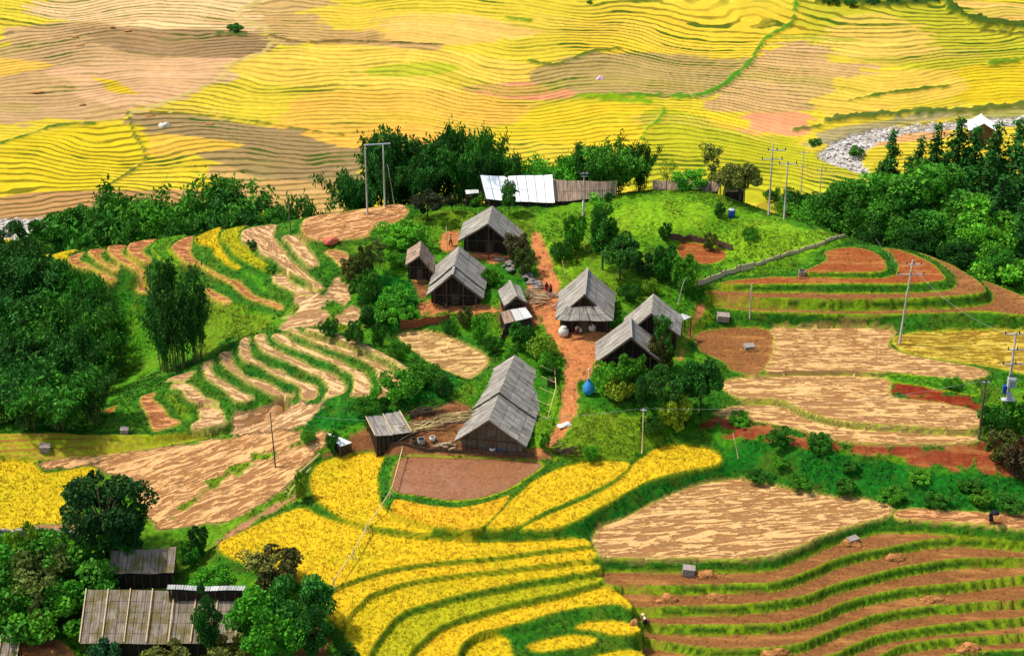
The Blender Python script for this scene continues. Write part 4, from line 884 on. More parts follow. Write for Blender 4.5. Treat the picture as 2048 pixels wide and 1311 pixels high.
def simple(name, c1, c2, sc=3., rough=.85, coord='Object', spec=.2):
    t = NT(name); pos = t.n('ShaderNodeTexCoord').outputs[coord]; n = t.noise(pos, sc, 4, .65)
    return t.bsdf(t.mix(t.mr(n, .3, .7), c1, c2), rough, n, .5, .04, spec)
M_wood = simple('old_timber', lin(74,54,38,.7), lin(128,104,80,.8), 5)
M_wdark = simple('dark_timber', lin(38,30,26,.7), lin(70,56,46,.7), 4)  # plain dark brown timber tone for house and shed walls
M_wpale = simple('pale_timber', lin(196,166,124,.85), lin(232,206,160,.9), 6)
M_bamb = simple('dry_bamboo', lin(200,176,110,.85), lin(236,214,150,.9), 6)
M_planks = simple('weathered_planks', lin(92,84,70,.8), lin(140,130,110,.85), 3)
M_conc = simple('grey_concrete', lin(150,140,120,.85), lin(196,186,164,.9), 5)
M_stone = simple('field_stone', lin(90,84,76,.8), lin(180,172,160,.9), 2.5)
M_jar = simple('glazed_white', lin(204,200,180,.9), lin(236,232,214,.95), 3, .35, spec=.5)
M_blue = simple('blue_plastic', lin(20,110,190,.8), lin(60,170,220,.9), 4, .35, spec=.5)
M_blued = simple('dark_blue_plastic', lin(10,60,150,.8), lin(30,90,180,.9), 3, .4, spec=.5)
M_glass = simple('dark_ceramic', lin(40,24,20,.8), lin(70,44,36,.8), 3, .3, spec=.5)
M_metal = simple('galvanised_metal', lin(160,164,166,.9), lin(210,214,214,.95), 4, .45, spec=.5)
M_straw = simple('straw_heap', lin(160,92,44,.75), lin(222,160,90,.85), 5)
M_redst = simple('red_soil_heap', lin(200,100,70,.75), lin(236,130,100,.8), 3)
M_skin = simple('skin', lin(170,120,90,.8), lin(190,140,106,.8), 8, .6)
M_cd = simple('dark_cloth', lin(22,24,34,.8), lin(44,46,58,.8), 8)
M_cr = simple('red_cloth', lin(150,30,34,.8), lin(190,60,60,.8), 8)
M_cw = simple('cream_cloth', lin(214,190,160,.88), lin(240,220,196,.9), 8)
M_hair = simple('black_hair', lin(16,13,12,.8), lin(30,26,24,.8), 8, .6)
def quads(name, Q, mat, parent, attrs=None, **k):
    """Q: list of 8-corner hexahedra (bottom 4, top 4) or quads"""
    V = []; Fc = []; at_ = {a: [] for a in (attrs or {})}
    for i, q in enumerate(Q):
        o = len(V); V += [tuple(p) for p in q]
        if len(q) == 8: Fc += [(o,o+3,o+2,o+1),(o+4,o+5,o+6,o+7),(o,o+1,o+5,o+4),(o+1,o+2,o+6,o+5),(o+2,o+3,o+7,o+6),(o+3,o,o+4,o+7)]
        else: Fc.append((o, o+1, o+2, o+3))
    me = mesh_np(name, np.array(V), np.array(Fc), [mat], False, attrs={a: np.array(v) for a, v in (attrs or {}).items()})
    return link(name, me, parent, **k)
def box(c, sx, sy, sz, ang=0, tilt=None):
    ca, sa = math.cos(ang), math.sin(ang); out = []
    for z in (-1, 1):
        for x, y in ((-1,-1),(1,-1),(1,1),(-1,1)):
            px, py, pz = x * sx / 2, y * sy / 2, z * sz / 2
            out.append((c[0] + px * ca - py * sa, c[1] + px * sa + py * ca, c[2] + pz))
    return out
def beam(a, b, w, h=None):
    a = Vector(a); b = Vector(b); d = (b - a).normalized(); s = d.cross(Vector((0, 0, 1)))
    if s.length < 1e-3: s = Vector((1, 0, 0))
    s.normalize(); u = s.cross(d).normalized(); h = h or w
    return [p + s * (i * w / 2) + u * (j * h / 2) for p in (a, b) for i, j in ((-1,-1),(1,-1),(1,1),(-1,1))]
def slope_panels(T0, T1, E0, E1, nx, ny, th=.09, gap=.03, seed=0, var=.16, up=None):
    """roof slope between the top edge T0-T1 and the eave E0-E1 laid as overlapping sheets"""
    r = random.Random(seed); T0, T1, E0, E1 = map(Vector, (T0, T1, E0, E1))
    n = (T1 - T0).cross(E0 - T0).normalized()
    if n.z < 0: n = -n
    Q = []; rc = []; ti = []; L = (T1 - T0).length; H = (E0 - T0).length
    for i in range(nx):
        cj = r.uniform(-.09, .09)
        for j in range(ny):
            a0, a1 = i / nx + gap / nx, (i + 1) / nx - gap / nx; b0, b1 = j / ny, min((j + 1.05) / ny, 1 + r.uniform(0, .012))
            f = lambda a, b: (T0.lerp(T1, a)).lerp(E0.lerp(E1, a), b) - Vector((0, 0, min(.02 * L, .13) * math.sin(math.pi * min(max(a, 0), 1)) + .07 * math.sin(math.pi * min(b, 1)) + .05 * math.sin(a * 11 + seed)))
            d0 = r.uniform(-.012, .012); d1 = r.uniform(.02, .05)
            lo = [f(a0, b0), f(a1, b0), f(a1, b1), f(a0, b1)]; hs = [d0, d0, d1, d1]
            Q.append([p + n * (h - th / 2) for p, h in zip(lo, hs)] + [p + n * (h + th / 2) for p, h in zip(lo, hs)])
            t = (1 + cj + r.uniform(-var, var) * .6) * (1.22 if r.random() < .05 else .78 if r.random() < .06 else 1); ti += [t] * 8
            rc += [(a0 * L, b0 * H, 0), (a1 * L, b0 * H, 0), (a1 * L, b1 * H, 0), (a0 * L, b1 * H, 0)] * 2
    return Q, {'rc': rc, 'tint': ti}
def root(name, label, cat, loc, group=None):
    e = bpy.data.objects.new(name, None); COL.objects.link(e); e.location = (0, 0, 0)
    e['label'] = label; e['category'] = cat
    if group: e['group'] = group
    return e
def recentre(e, base):
    """put the Empty at the thing's base while its parts stay where they are"""
    b = Vector(base); e.location = b
    for ch in e.children: ch.location = ch.location - b
def raypt(p2, P0, N):
    dx, dy, dz = ray(*p2); d = Vector((float(dx), float(dy), float(dz))); o = Vector((0, 0, ZC))
    t = (P0 - o).dot(N) / d.dot(N); return o + d * t
def house(Fp, Bp, EL, ER, hr, label, roofm=M_roof, nx=6, ny=3, inset=.9, posts=(.15, .85), zg=None, wallm=M_wdark, cap=True, seed=1, door=.5, step=None, name='farmhouse', cat='house', hip=None, thw=.1):
    z = hr
    for _ in range(6):
        p = at(Fp[0], Fp[1], z); g = float(zat(p[0], p[1])) if zg is None else zg; z = g + hr
    F3 = Vector(at(Fp[0], Fp[1], z)); B3 = Vector(at(Bp[0], Bp[1], z)); r = (B3 - F3); L = r.length; rd = r.normalized()
    l = raypt(EL, F3, rd); rr = raypt(ER, F3, rd)
    e = root(name, label, cat, None)
    print('HOUSE', label[:30], 'L %.1f w %.1f/%.1f drop %.1f/%.1f eave %.1f' % (L, (l - F3).xy.length, (rr - F3).xy.length, F3.z - l.z, F3.z - rr.z, l.z - g))
    gz = lambda p: float(zat(p.x, p.y))
    # the roof: one slab of sheets per slope
    Q = []; A = {'rc': [], 'tint': []}
    for s, E in enumerate((l, rr)):
        secs = [(0, 1, 0)] if not step else [(0, step, 0), (step - .03, 1, .28)]
        for a, b, dz in secs:
            up = Vector((0, 0, dz)); k = max(2, int(nx * (b - a) + .5))
            q, at_ = slope_panels(F3 + r * a + up, F3 + r * b + up, E + r * a + up, E + r * b + up, k, ny, seed=seed * 7 + s + int(a * 10), th=thw)
            Q += q; A['rc'] += at_['rc']; A['tint'] += at_['tint']
    roof = quads('roof', Q, roofm, e, attrs=A)
    if cap:
        up = Vector((0, 0, .1)); cq = [beam(F3 + up - rd * .15, B3 + up + rd * .1, .34, .1)]
        quads('ridge_cap', cq, roofm, roof, attrs={'rc': [(0, 0, 0)] * 8, 'tint': [1.12] * 8})
    # barge boards along the front gable
    dn = Vector((0, 0, -.16)); quads('barge_board', [beam(F3 + dn - rd * .06, l + dn - rd * .06, .07, .16), beam(F3 + dn - rd * .06, rr + dn - rd * .06, .07, .16)], M_wood, e)
    # walls
    pl = l.lerp(Vector((F3.x, F3.y, l.z)), .14); pr = rr.lerp(Vector((F3.x, F3.y, rr.z)), .14)
    def below(pt, E): # underside height above plan point between ridge and eave
        f = (Vector((pt.x, pt.y, 0)) - Vector((F3.x, F3.y, 0))).length / max((E - F3).xy.length, .01); return F3.z + (E.z - F3.z) * f - .42
    def prof(off):
        o = rd * off; gl = min(gz(pl + o), gz(pr + o)) - .5
        a, b, c, d = pl + o, pr + o, pl + o, pr + o
        return [Vector((a.x, a.y, gl)), Vector((b.x, b.y, gl)), Vector((d.x, d.y, below(pr, rr))), Vector((F3.x + o.x, F3.y + o.y, F3.z - .45)), Vector((c.x, c.y, below(pl, l)))]
    f0 = prof(inset); f1 = prof(max(L - .6, inset + .5)); V = [tuple(v) for v in f0 + f1]
    me = bpy.data.meshes.new('wall'); me.from_pydata(V, [], [(0,1,2,3,4),(9,8,7,6,5),(0,4,9,5),(1,6,7,2),(0,5,6,1),(4,3,8,9),(3,2,7,8)]); me.materials.append(wallm)
    wall = link('wall', me, e)
    # planked gable with battens, a dark doorway and its door
    w0, w1 = f0[0].copy(), f0[1].copy(); gb = max(gz(w0), gz(w1)) - .1; nb = 6; bat = []
    for i in range(nb):
        a = (i + .5) / nb; p = w0.lerp(w1, a); top = F3.z - .3 - abs(a - .5) * 2 * (F3.z - .2 - (f0[4].z + f0[2].z) / 2)
        if top > gb + .3: bat.append(beam(Vector((p.x, p.y, gb)) - rd * .03, Vector((p.x, p.y, top)) - rd * .03, .09, .05))
    tz = (l.z + rr.z) / 2 - .1
    bat.append(beam(Vector((w0.x, w0.y, tz)) - rd * .06, Vector((w1.x, w1.y, tz)) - rd * .06, .12, .14))
    quads('gable_cladding', bat, M_wood, e)
    dp = w0.lerp(w1, door); dp.z = gb; ax = (w1 - w0).xy.normalized(); ang = math.atan2(ax.y, ax.x)
    quads('door', [box((dp.x - rd.x * .05, dp.y - rd.y * .05, gb + .8), .85, .06, 1.6, ang)], M_wood, e)
    for a in posts:
        p = l.lerp(rr, a) + rd * .25; k = abs(a - .5) * 2; top = F3.z + (l.z - F3.z) * k - .15
        quads('post', [beam((p.x, p.y, gz(p) - .3), (p.x, p.y, top), .14)], M_wood, e)
    c = (F3 + B3) / 2
    if hip:
        a, b, c2, d2 = hip; off = rd * -.02
        A3 = raypt(a, F3 + off, rd); B3_ = raypt(b, F3 + off, rd); C3 = raypt(c2, F3 - rd * 1.3, rd); D3 = raypt(d2, F3 - rd * 1.3, rd)
        q, at_ = slope_panels(A3, B3_, D3, C3, 5, 2, seed=seed + 50); quads('hip_roof', q, roofm, e, attrs=at_)
    recentre(e, (c.x, c.y, gz(c)))
    return e, F3, B3, l, rr
house((977,840),(1029.6,714),(910,881),(1051.6,893), 4.7, 'largest grey house, long ridge in two stepped sections, above the mud pond', nx=14, ny=4, seed=3, step=.42, inset=1.0, posts=(.2,.35,.65,.8), cap=False, thw=.12, wallm=M_planks)
house((904,549),(918,496),(853.5,590.4),(965.6,598), 5.2, 'grey gabled house with a pale ridge, between the topmost house and the vegetable patch', nx=6, ny=3, seed=5, step=.3, posts=(.12,.35,.65,.88))
house((975.5,447.6),(985,412),(916,482),(1037,499), 5.4, 'topmost gabled house with a deep dark front, beside the bright green shrubs', nx=5, ny=4, seed=8, inset=1.8, posts=(.15,.5,.85), cap=False)
house((1032,593),(1019,562.6),(1009,612),(1053,604), 3.6, 'small gabled hut with patched roof between the stone heap and the white tin shed', nx=4, ny=2, seed=9, name='small_hut', cat='hut', inset=.6)
house((1168.6,589),(1174.5,537),(1112,636),(1226,638), 5.6, 'courtyard house with a hipped front roof and white jars under its eave', nx=7, ny=3, seed=12, inset=.4, posts=(.1,.4,.62,.9), hip=((1133,613),(1197,611),(1228,641),(1112,640)))
house((1302,627),(1307,587),(1243,676),(1360,672.5), 5.2, 'farther of the paired houses, striped grey roof beside the soil field path', nx=5, ny=5, seed=14, cap=False)
house((1262,674.5),(1260,635),(1192,725),(1320,722), 5.0, 'nearer of the paired houses with pale ridge and pale barge boards, at the courtyard edge', nx=5, ny=2, seed=16, inset=1.4)
house((838,512),(842,482),(811,530),(866,545), 4.2, 'small ruined brown hut with a crooked roof above the vegetable patch', roofm=M_brn, nx=3, ny=4, seed=18, cap=False, name='small_hut', cat='hut')
house((1968,247),(1962,229),(1938,262),(1994,263), 4.6, 'white-roofed house by the stony river above the fir tops', roofm=M_white, nx=3, ny=2, seed=20, wallm=M_wood)

def leanto(label, TL, TR, BR, BL, ht, hb, mat, nx, ny, name='open_shed', yd=None, cat='shed', base=None, battens=0, seed=2, walls=True, body=M_wdark, pins=()):
    """single-slope roof: top edge height ht and bottom edge height hb above the ground"""
    zb = 0
    for _ in range(6):
        p = (at(BL[0], BL[1], zb) + at(BR[0], BR[1], zb)) / 2; zb = float(zat(p[0], p[1])) + hb
    if yd:
        q = ray((BL[0] + BR[0]) / 2, (BL[1] + BR[1]) / 2); zb = float(ZC + q[2] / q[1] * yd * S)
    zt = zb + ht - hb
    a, b, c, d = (Vector(at(q[0], q[1], z)) for q, z in ((TL, zt), (TR, zt), (BR, zb), (BL, zb)))
    e = root(name, label, cat, None)
    print('SHED', label[:30], 'L %.1f slope %.1f' % ((b - a).length, (d - a).length), 'rise', round(zt - zb, 2))
    q, at_ = slope_panels(a, b, d, c, nx, ny, seed=seed); roof = quads('roof', q, mat, e, attrs=at_)
    up = Vector((0, 0, .13))
    for i in range(battens):
        f = i / max(battens - 1, 1); quads('batten', [beam(a.lerp(b, f) + up, d.lerp(c, f) + up, .12, .08)], M_wpale, roof)
    gz = lambda p: float(zat(p.x, p.y))
    if walls:
        ins = .12; cen = (a + b + c + d) / 4; S_ = [p.lerp(cen, ins) for p in (a, b, c, d)]; bot = min(gz(p) for p in S_) - .4
        V = [tuple((p.x, p.y, bot)) for p in S_] + [tuple((p.x, p.y, p.z - .42)) for p in S_]
        me = bpy.data.meshes.new('wall'); me.from_pydata(V, [], [(0,1,5,4),(1,2,6,5),(3,0,4,7),(4,5,6,7),(2,3,7,6)]); me.materials.append(body); link('wall', me, e)
        # planks on the side seen from the slope's foot
        pq = []
        for i in range(7):
            f = (i + .5) / 7; p = S_[3].lerp(S_[2], f); pq.append(beam((p.x, p.y - .04, gz(p) - .2), (p.x, p.y - .04, p.z - .3), .1, .04))
        quads('wall_cladding', pq, M_wood, e)
    for p in (a, b, c, d):
        p2 = p.lerp((a + b + c + d) / 4, .06); quads('post', [beam((p2.x, p2.y, gz(p2) - .3), (p2.x, p2.y, p2.z - .1), .13)], M_wood, e)
    m = (a + b + c + d) / 4; recentre(e, (m.x, m.y, gz(m))); return e
leanto('small grey sheet-roofed shed on posts beside the big long house', (731,833),(799,822),(823,863.6),(750.5,872), 1.9, 1.05, M_roof, 5, 2, battens=3, seed=4)
leanto('low shed with one shining white tin sheet beside the orange path', (1020,620),(1051,614),(1065,634),(1031,643), 2.2, 1.7, M_roof_tin, 2, 1, seed=5)
leanto('brown low roof joined to the shed with the white tin sheet', (1001,625),(1019,620),(1030,643),(1009,648), 2.1, 1.6, M_brn, 2, 2, seed=6)
leanto('small weathered shed roof under the big round dark tree', (223,1100),(353,1093),(348,1144.6),(218,1145), 3.6, 2.2, M_roof_old, 8, 2, seed=7)
leanto('long mossy sheet roof with pale battens at the bottom of the picture', (172.7,1178),(482.5,1178),(470,1284),(158.7,1285), 5.4, 2.4, M_roof_old, 18, 5, battens=8, name='long_farmhouse', cat='house', seed=8)
leanto('narrow pale sheet roof just behind the long mossy roof ridge', (335,1168),(492,1170),(488,1179),(333,1177), 5.0, 4.6, M_roof_tin, 9, 1, seed=9)
leanto('corner of a striped sheet roof at the frame edge beside the wooden frame', (-70,1270),(41,1268.5),(33,1318),(-80,1320), 3.4, 2.2, M_roof_old, 6, 3, battens=4, name='corner_house', cat='house', seed=10)
leanto('bright white sheet-roofed building in front of the bamboo grove', (960,351),(1105,349),(1110,405),(972,398), 4.0, 1.2, M_white, 8, 2, name='white_building', cat='building', seed=11, yd=196)
leanto('grey-brown plank roof joined to the white building', (1107,359),(1233,362),(1230,392),(1112,403), 3.8, 1.6, M_brn, 14, 2, name='plank_building', cat='building', seed=12, yd=197, battens=2)
leanto('long low pinkish roof at the top of the meadow', (1305,360),(1446,360),(1436,384),(1305,383), 3.0, 1.6, M_brn, 14, 1, name='low_building', cat='building', seed=13, yd=199)
leanto('farther low brown roof half hidden by the sparse grey-green tree', (1450,362),(1492,364),(1488,382),(1446,384), 3.0, 1.6, M_brn, 4, 1, name='low_building', cat='building', seed=14, yd=199)
leanto('small dark-fronted hut with a white edge beside the white building', (930,380),(957,379),(958,386),(932,388), 2.6, 2.2, M_roof_tin, 3, 1, name='small_hut', cat='hut', seed=15, yd=197)
leanto('pale tarp shelter at the corner of the path and ditch', (655,866),(672,870),(704,884),(680,893), 2.0, 1.5, M_white, 2, 1, name='tarp_shelter', cat='shelter', seed=16)
leanto('white tin sheet propped beside the farther paired house', (1362,628),(1370,628),(1383,634),(1364,642), 2.8, 2.4, M_roof_tin, 2, 1, name='tin_canopy', cat='canopy', seed=17, walls=False)
leanto('small pale grey tin hut showing at the forest edge', (1716,388),(1728,382),(1732,386),(1718,394), 2.6, 2.2, M_roof_tin, 2, 1, name='small_hut', cat='hut', seed=18)
# ---------------------------------------------------------------- poles, fences, heaps, jars, people
def cyl(a, b, r0, r1, k=8):
    v, f = tube([a, tuple((Vector(a) + Vector(b)) / 2), b], r0, r1, k); n = len(v); 
    return v, f
def tubes(name, L, mat, parent=None, k=8, **kw):
    """L: list of (points, r0, r1); ends are closed"""
    V = []; Fc = []; o = 0
    for pts, r0, r1 in L:
        v, f = tube(pts, r0, r1, k); V.append(v); Fc += [tuple(q + o) for q in f]; n = len(v)
        for s in (0, n - k): 
            c = v[s:s + k].mean(0); V.append(c[None]); ci = o + n + (0 if s == 0 else 1)
            for j in range(k): Fc.append((o + s + j, o + s + (j + 1) % k, ci, ci))
        o += n + 2
    me = bpy.data.meshes.new(name); me.from_pydata(np.concatenate(V).tolist(), [], [tuple(int(i) for i in (q if q[2] != q[3] else q[:3])) for q in Fc]); me.materials.append(mat)
    me.polygons.foreach_set('use_smooth', [True] * len(me.polygons))
    return link(name, me, parent, **kw)
def topz(p, u, v):
    """height over p's plan position that shows at row v"""
    b = (655.5 - v) / F; return ZC + p.y * (b * CP - SP) / (CP + b * SP)
def pole(u, vb, vt, label, arms=(), r=.14, mat=M_conc, ut=None, name='utility_pole', cat='pole', extra=None, ins=True, base=None):
    p = base or hit(u, vb, tmax=500); zt = topz(p, u, vt); e = root(name, label, cat, None); dx = 0 if ut is None else (ut - u) / F * p.y * 1.1
    tubes('shaft', [([(p.x, p.y, p.z - .6), (p.x + dx / 2, p.y, (p.z + zt) / 2), (p.x + dx, p.y, zt)], r, r * .62)], mat, e)
    for v, w, side in arms:
        z = topz(p, u, v); x0 = p.x + dx * (z - p.z) / max(zt - p.z, .1)
        a = quads('crossarm', [beam((x0 - w / 2 + side, p.y - .12, z), (x0 + w / 2 + side, p.y - .12, z), .12, .1)], M_metal, e)
        if ins:
            for f in (-.46, 0, .46):
                q = (x0 + f * w + side, p.y - .12, z + .05); tubes('insulator', [([q, (q[0], q[1], q[2] + .16), (q[0], q[1], q[2] + .34)], .09, .06)], M_glass, a, k=6)
    if extra: extra(e, p, zt)
    recentre(e, p); return p, zt
P5, z5 = pole(1798,688,520,'tall concrete pole with crossarms beside the yellow straw field', [(528,2.0,.2),(548,3.6,0)], .17, ut=1809)
def h_bar(e, p, zt):
    quads('cross_beam', [beam((p.x - .2, p.y, zt - .1), (p.x + 3.6, p.y, zt + .15), .14, .16)], M_metal, e)
P1, z1 = pole(735,428,289,'first of the twin tall poles on the harvested crest field, carrying the cross beam', [], .16, extra=h_bar)
P2, z2 = pole(770,413,288,'second of the twin tall poles, nearer the bamboo grove', [], .16)
pole(790,413,330,'thin slanting stay pole behind the twin tall poles', [], .05, ut=778, name='stay_pole')
pole(1167,425,342,'short lamp pole with a white crossarm in front of the plank roof', [(346,1.2,0),(352,.8,0)], .11, mat=M_conc)
pole(1165,438,402,'white stub post on the meadow below the short lamp pole', [], .12, mat=M_jar, name='white_post', cat='post')
four = []
for u, vb, vt, arms, lb in [(1537,430,288,[(300,2.6,.6),(318,3.0,0)],'first of the four tall poles above the meadow, with two crossarms'),(1568,438,322,[(327,2.6,0)],'second of the four tall poles, standing lowest on the slope'),(1600,407,299,[(305,2.6,0),(332,2.4,0)],'third of the four tall poles, behind the others'),(1637,421,312,[(318,2.4,0),(340,2.0,0)],'fourth of the four tall poles, next to the forest')]:
    four.append(pole(u, vb, vt, lb, arms, .14))
pole(1499,640,566,'short plain pole on the terrace behind the soil field', [], .10)
P7, z7 = pole(1957,878,760,'brown pole at the end of the narrow straw strip', [(763,1.2,0)], .17, mat=M_wood)
def transformer(e, p, zt):
    z = topz(p, 2015, 762); t = quads('transformer', [box((p.x + .15, p.y - .35, z), .95, .6, 1.3)], M_metal, e)
    quads('cooling_fins', [box((p.x + .15 + k * .16, p.y - .7, z), .05, .12, 1.0) for k in (-2, -1, 0, 1, 2)], M_metal, t)
    tubes('bushing', [([(p.x + k, p.y - .35, z + .6), (p.x + k, p.y - .35, z + .85), (p.x + k, p.y - .35, z + 1.1)], .07, .05) for k in (-.15, .15, .45)], M_glass, t, k=6)
    z2 = topz(p, 2015, 776); quads('blue_box', [box((p.x - .55, p.y - .3, z2), .45, .4, 1.0)], M_blued, e)
    z3 = topz(p, 2015, 796); quads('platform', [box((p.x, p.y - .3, z3), 1.6, .8, .12), box((p.x + .1, p.y - .3, z3 + .5), .6, .5, .8)], M_metal, e)
P8, z8 = pole(2008,850,664,'pole carrying the pale transformer and blue box at the frame edge', [(667,3.6,.4),(698,2.4,.4),(727,3.2,.4)], .2, extra=transformer)
P9, z9 = pole(551,934,824,'thin wooden pole on the streaky straw field', [], .10, mat=M_wood, ut=547)
P10, z10 = pole(1284,908,816,'thin white-topped post on the lawn below the dark thicket', [(819,.7,0)], .09, mat=M_bamb, ins=False)
pole(581,465,408,'short dark pole at the edge of the shoulder terraces', [], .10, mat=M_wood)
pole(1478,918,866,'slender leaning pole on the red bank', [], .06, mat=M_wpale, ut=1462)
pole(1140,590,520,'slim bamboo pole leaning beside the courtyard house roof', [], .05, mat=M_bamb, ut=1123, name='leaning_bamboo', cat='pole')
pole(1355,608,558,'leaning timber post beside the leafy bush and the paired houses', [], .08, mat=M_conc, ut=1367, name='leaning_post', cat='post')
pole(895,500,452,'forked bare pole in the yard of the topmost house', [], .07, mat=M_wpale, ut=893)
def wire(a, b, sag, label):
    pts = []
    for i in range(13):
        t = i / 12; p = Vector(a).lerp(Vector(b), t); p.z -= sag * 4 * t * (1 - t); pts.append(tuple(p))
    tubes('power_line', [(pts, .012, .012)], M_metal, k=4, label=label, cat='cable')
wire((P9.x - .3, P9.y, z9), (P10.x, P10.y, z10), 1.6, 'thin cable from the straw field pole to the white-topped post')
wire((P5.x + .8, P5.y, z5 - 1), (P8.x, P8.y, z8 - .4), 1.5, 'thin cable between the tall concrete pole and the transformer pole')
wire((P10.x, P10.y, z10), (P7.x, P7.y, z7), 1.4, 'thin cable from the white-topped post to the brown pole')
wire((P5.x - 1, P5.y, z5 - 1), (four[3][0].x, four[3][0].y, four[3][1]), 1.2, 'thin cable from the tall concrete pole up to the four poles')

def line3(pts, dz=0):
    return [hit(u, v) + Vector((0, 0, dz)) for u, v in pts]
def fence(pts, h, label, mat=M_wood, name='wattle_fence', cat='fence', spacing=.5, th=.1):
    L = line3(pts); e = root(name, label, cat, None); panel = []; posts = []
    for a, b in zip(L[:-1], L[1:]):
        n = max(1, int((b - a).length / spacing))
        for i in range(n):
            p = a.lerp(b, i / n); q = a.lerp(b, (i + 1) / n); p.z = float(zat(p.x, p.y)); q.z = float(zat(q.x, q.y)); s = (q - p).xy.normalized(); nn = Vector((s.y, -s.x, 0)) * th / 2
            hh = h * random.uniform(.85, 1.1); panel.append([p - nn - Vector((0, 0, .3)), q - nn - Vector((0, 0, .3)), q + nn - Vector((0, 0, .3)), p + nn - Vector((0, 0, .3)), p - nn + Vector((0, 0, hh)), q - nn + Vector((0, 0, hh)), q + nn + Vector((0, 0, hh)), p + nn + Vector((0, 0, hh))])
            if i % 3 == 0: posts.append(beam((p.x, p.y, p.z - .3), (p.x, p.y, p.z + h * 1.25), .1))
    quads('fence_panel', panel, mat, e)
    for q in posts: quads('post', [q], M_wood, e)
    recentre(e, L[0]); return e
fence([(1394,573),(1420,565),(1450,552),(1480,542),(1508,536)], .9, 'tan plaited fence climbing beside the stepped round hill', M_wpale, spacing=.6)
fence([(1509,534),(1560,516),(1610,500),(1650,488),(1690,474)], .5, 'low dry fence along the meadow edge above the round hill', M_wpale)
fence([(1335,478),(1380,480),(1430,490),(1465,502)], .9, 'dark stick fence behind the red soil plot')
fence([(800,658),(850,650),(900,645)], 1.2, 'brown board fence below the house with the pale ridge', simple('brown_fence', lin(120,64,36,.7), lin(170,104,64,.8), 4))
fence([(760,906),(850,905),(960,906),(1070,913)], .5, 'low woven fence along the top of the mud pond')
fence([(1095,775),(1110,765),(1112,740)], .9, 'stick fence between the big long house and the path')
fence([(0,1072),(80,1071),(165,1076)], .9, 'mossy stone wall below the corner rice field', M_stone, 'garden_wall', 'wall', .5, .4)
fence([(1000,690),(1010,665),(1000,640)], .9, 'reddish stick fence beside the brown low roof')

# bamboo gutter across the ripe rice, on forked props
G3 = line3([(805,912),(783,995),(735,1068),(708,1118),(668,1178)], 1.0); e = root('bamboo_gutter', 'long bamboo water gutter on props running down across the ripe rice', 'gutter', None)
for a, b in zip(G3[:-1], G3[1:]): tubes('gutter_pipe', [([tuple(a), tuple((a + b) / 2 - Vector((0, 0, .08))), tuple(b)], .075, .06)], M_bamb, e, k=6)
for a in G3: tubes('prop', [([(a.x - .25, a.y, float(zat(a.x, a.y)) - .2), (a.x, a.y, a.z), (a.x + .05, a.y, a.z + .25)], .05, .04), ([(a.x + .25, a.y, float(zat(a.x, a.y)) - .2), (a.x, a.y, a.z), (a.x - .05, a.y, a.z + .25)], .05, .04)], M_wpale, e, k=5)
recentre(e, G3[0])
for pts, lb in [([(640,912),(600,950),(560,985)],'bamboo pole lying along the ditch, the one nearer the tarp shelter'),([(622,940),(590,975),(576,995)],'shorter bamboo pole lying beside the path below the ditch')]:
    q = line3(pts, .35); tubes('lying_bamboo', [([tuple(p) for p in q], .08, .06)], M_bamb, k=6, label=lb, cat='bamboo pole')
# drying rail beside the big house
q = line3([(1108,735),(1112,790),(1095,850)], .9); e = root('rail_fence', 'thin bent bamboo rail with struts beside the big long house eave', 'rail', None)
tubes('rail', [([tuple(p) for p in q], .06, .05)], M_bamb, e, k=6)
for i in range(6):
    f = i / 5; a = q[0].lerp(q[1], f * 2) if f < .5 else q[1].lerp(q[2], f * 2 - 1); tubes('strut', [([tuple(a), tuple(a + Vector((-.9, .1, .35))), tuple(a + Vector((-1.8, .2, .8)))], .035, .03)], M_bamb, e, k=5)
recentre(e, q[0])

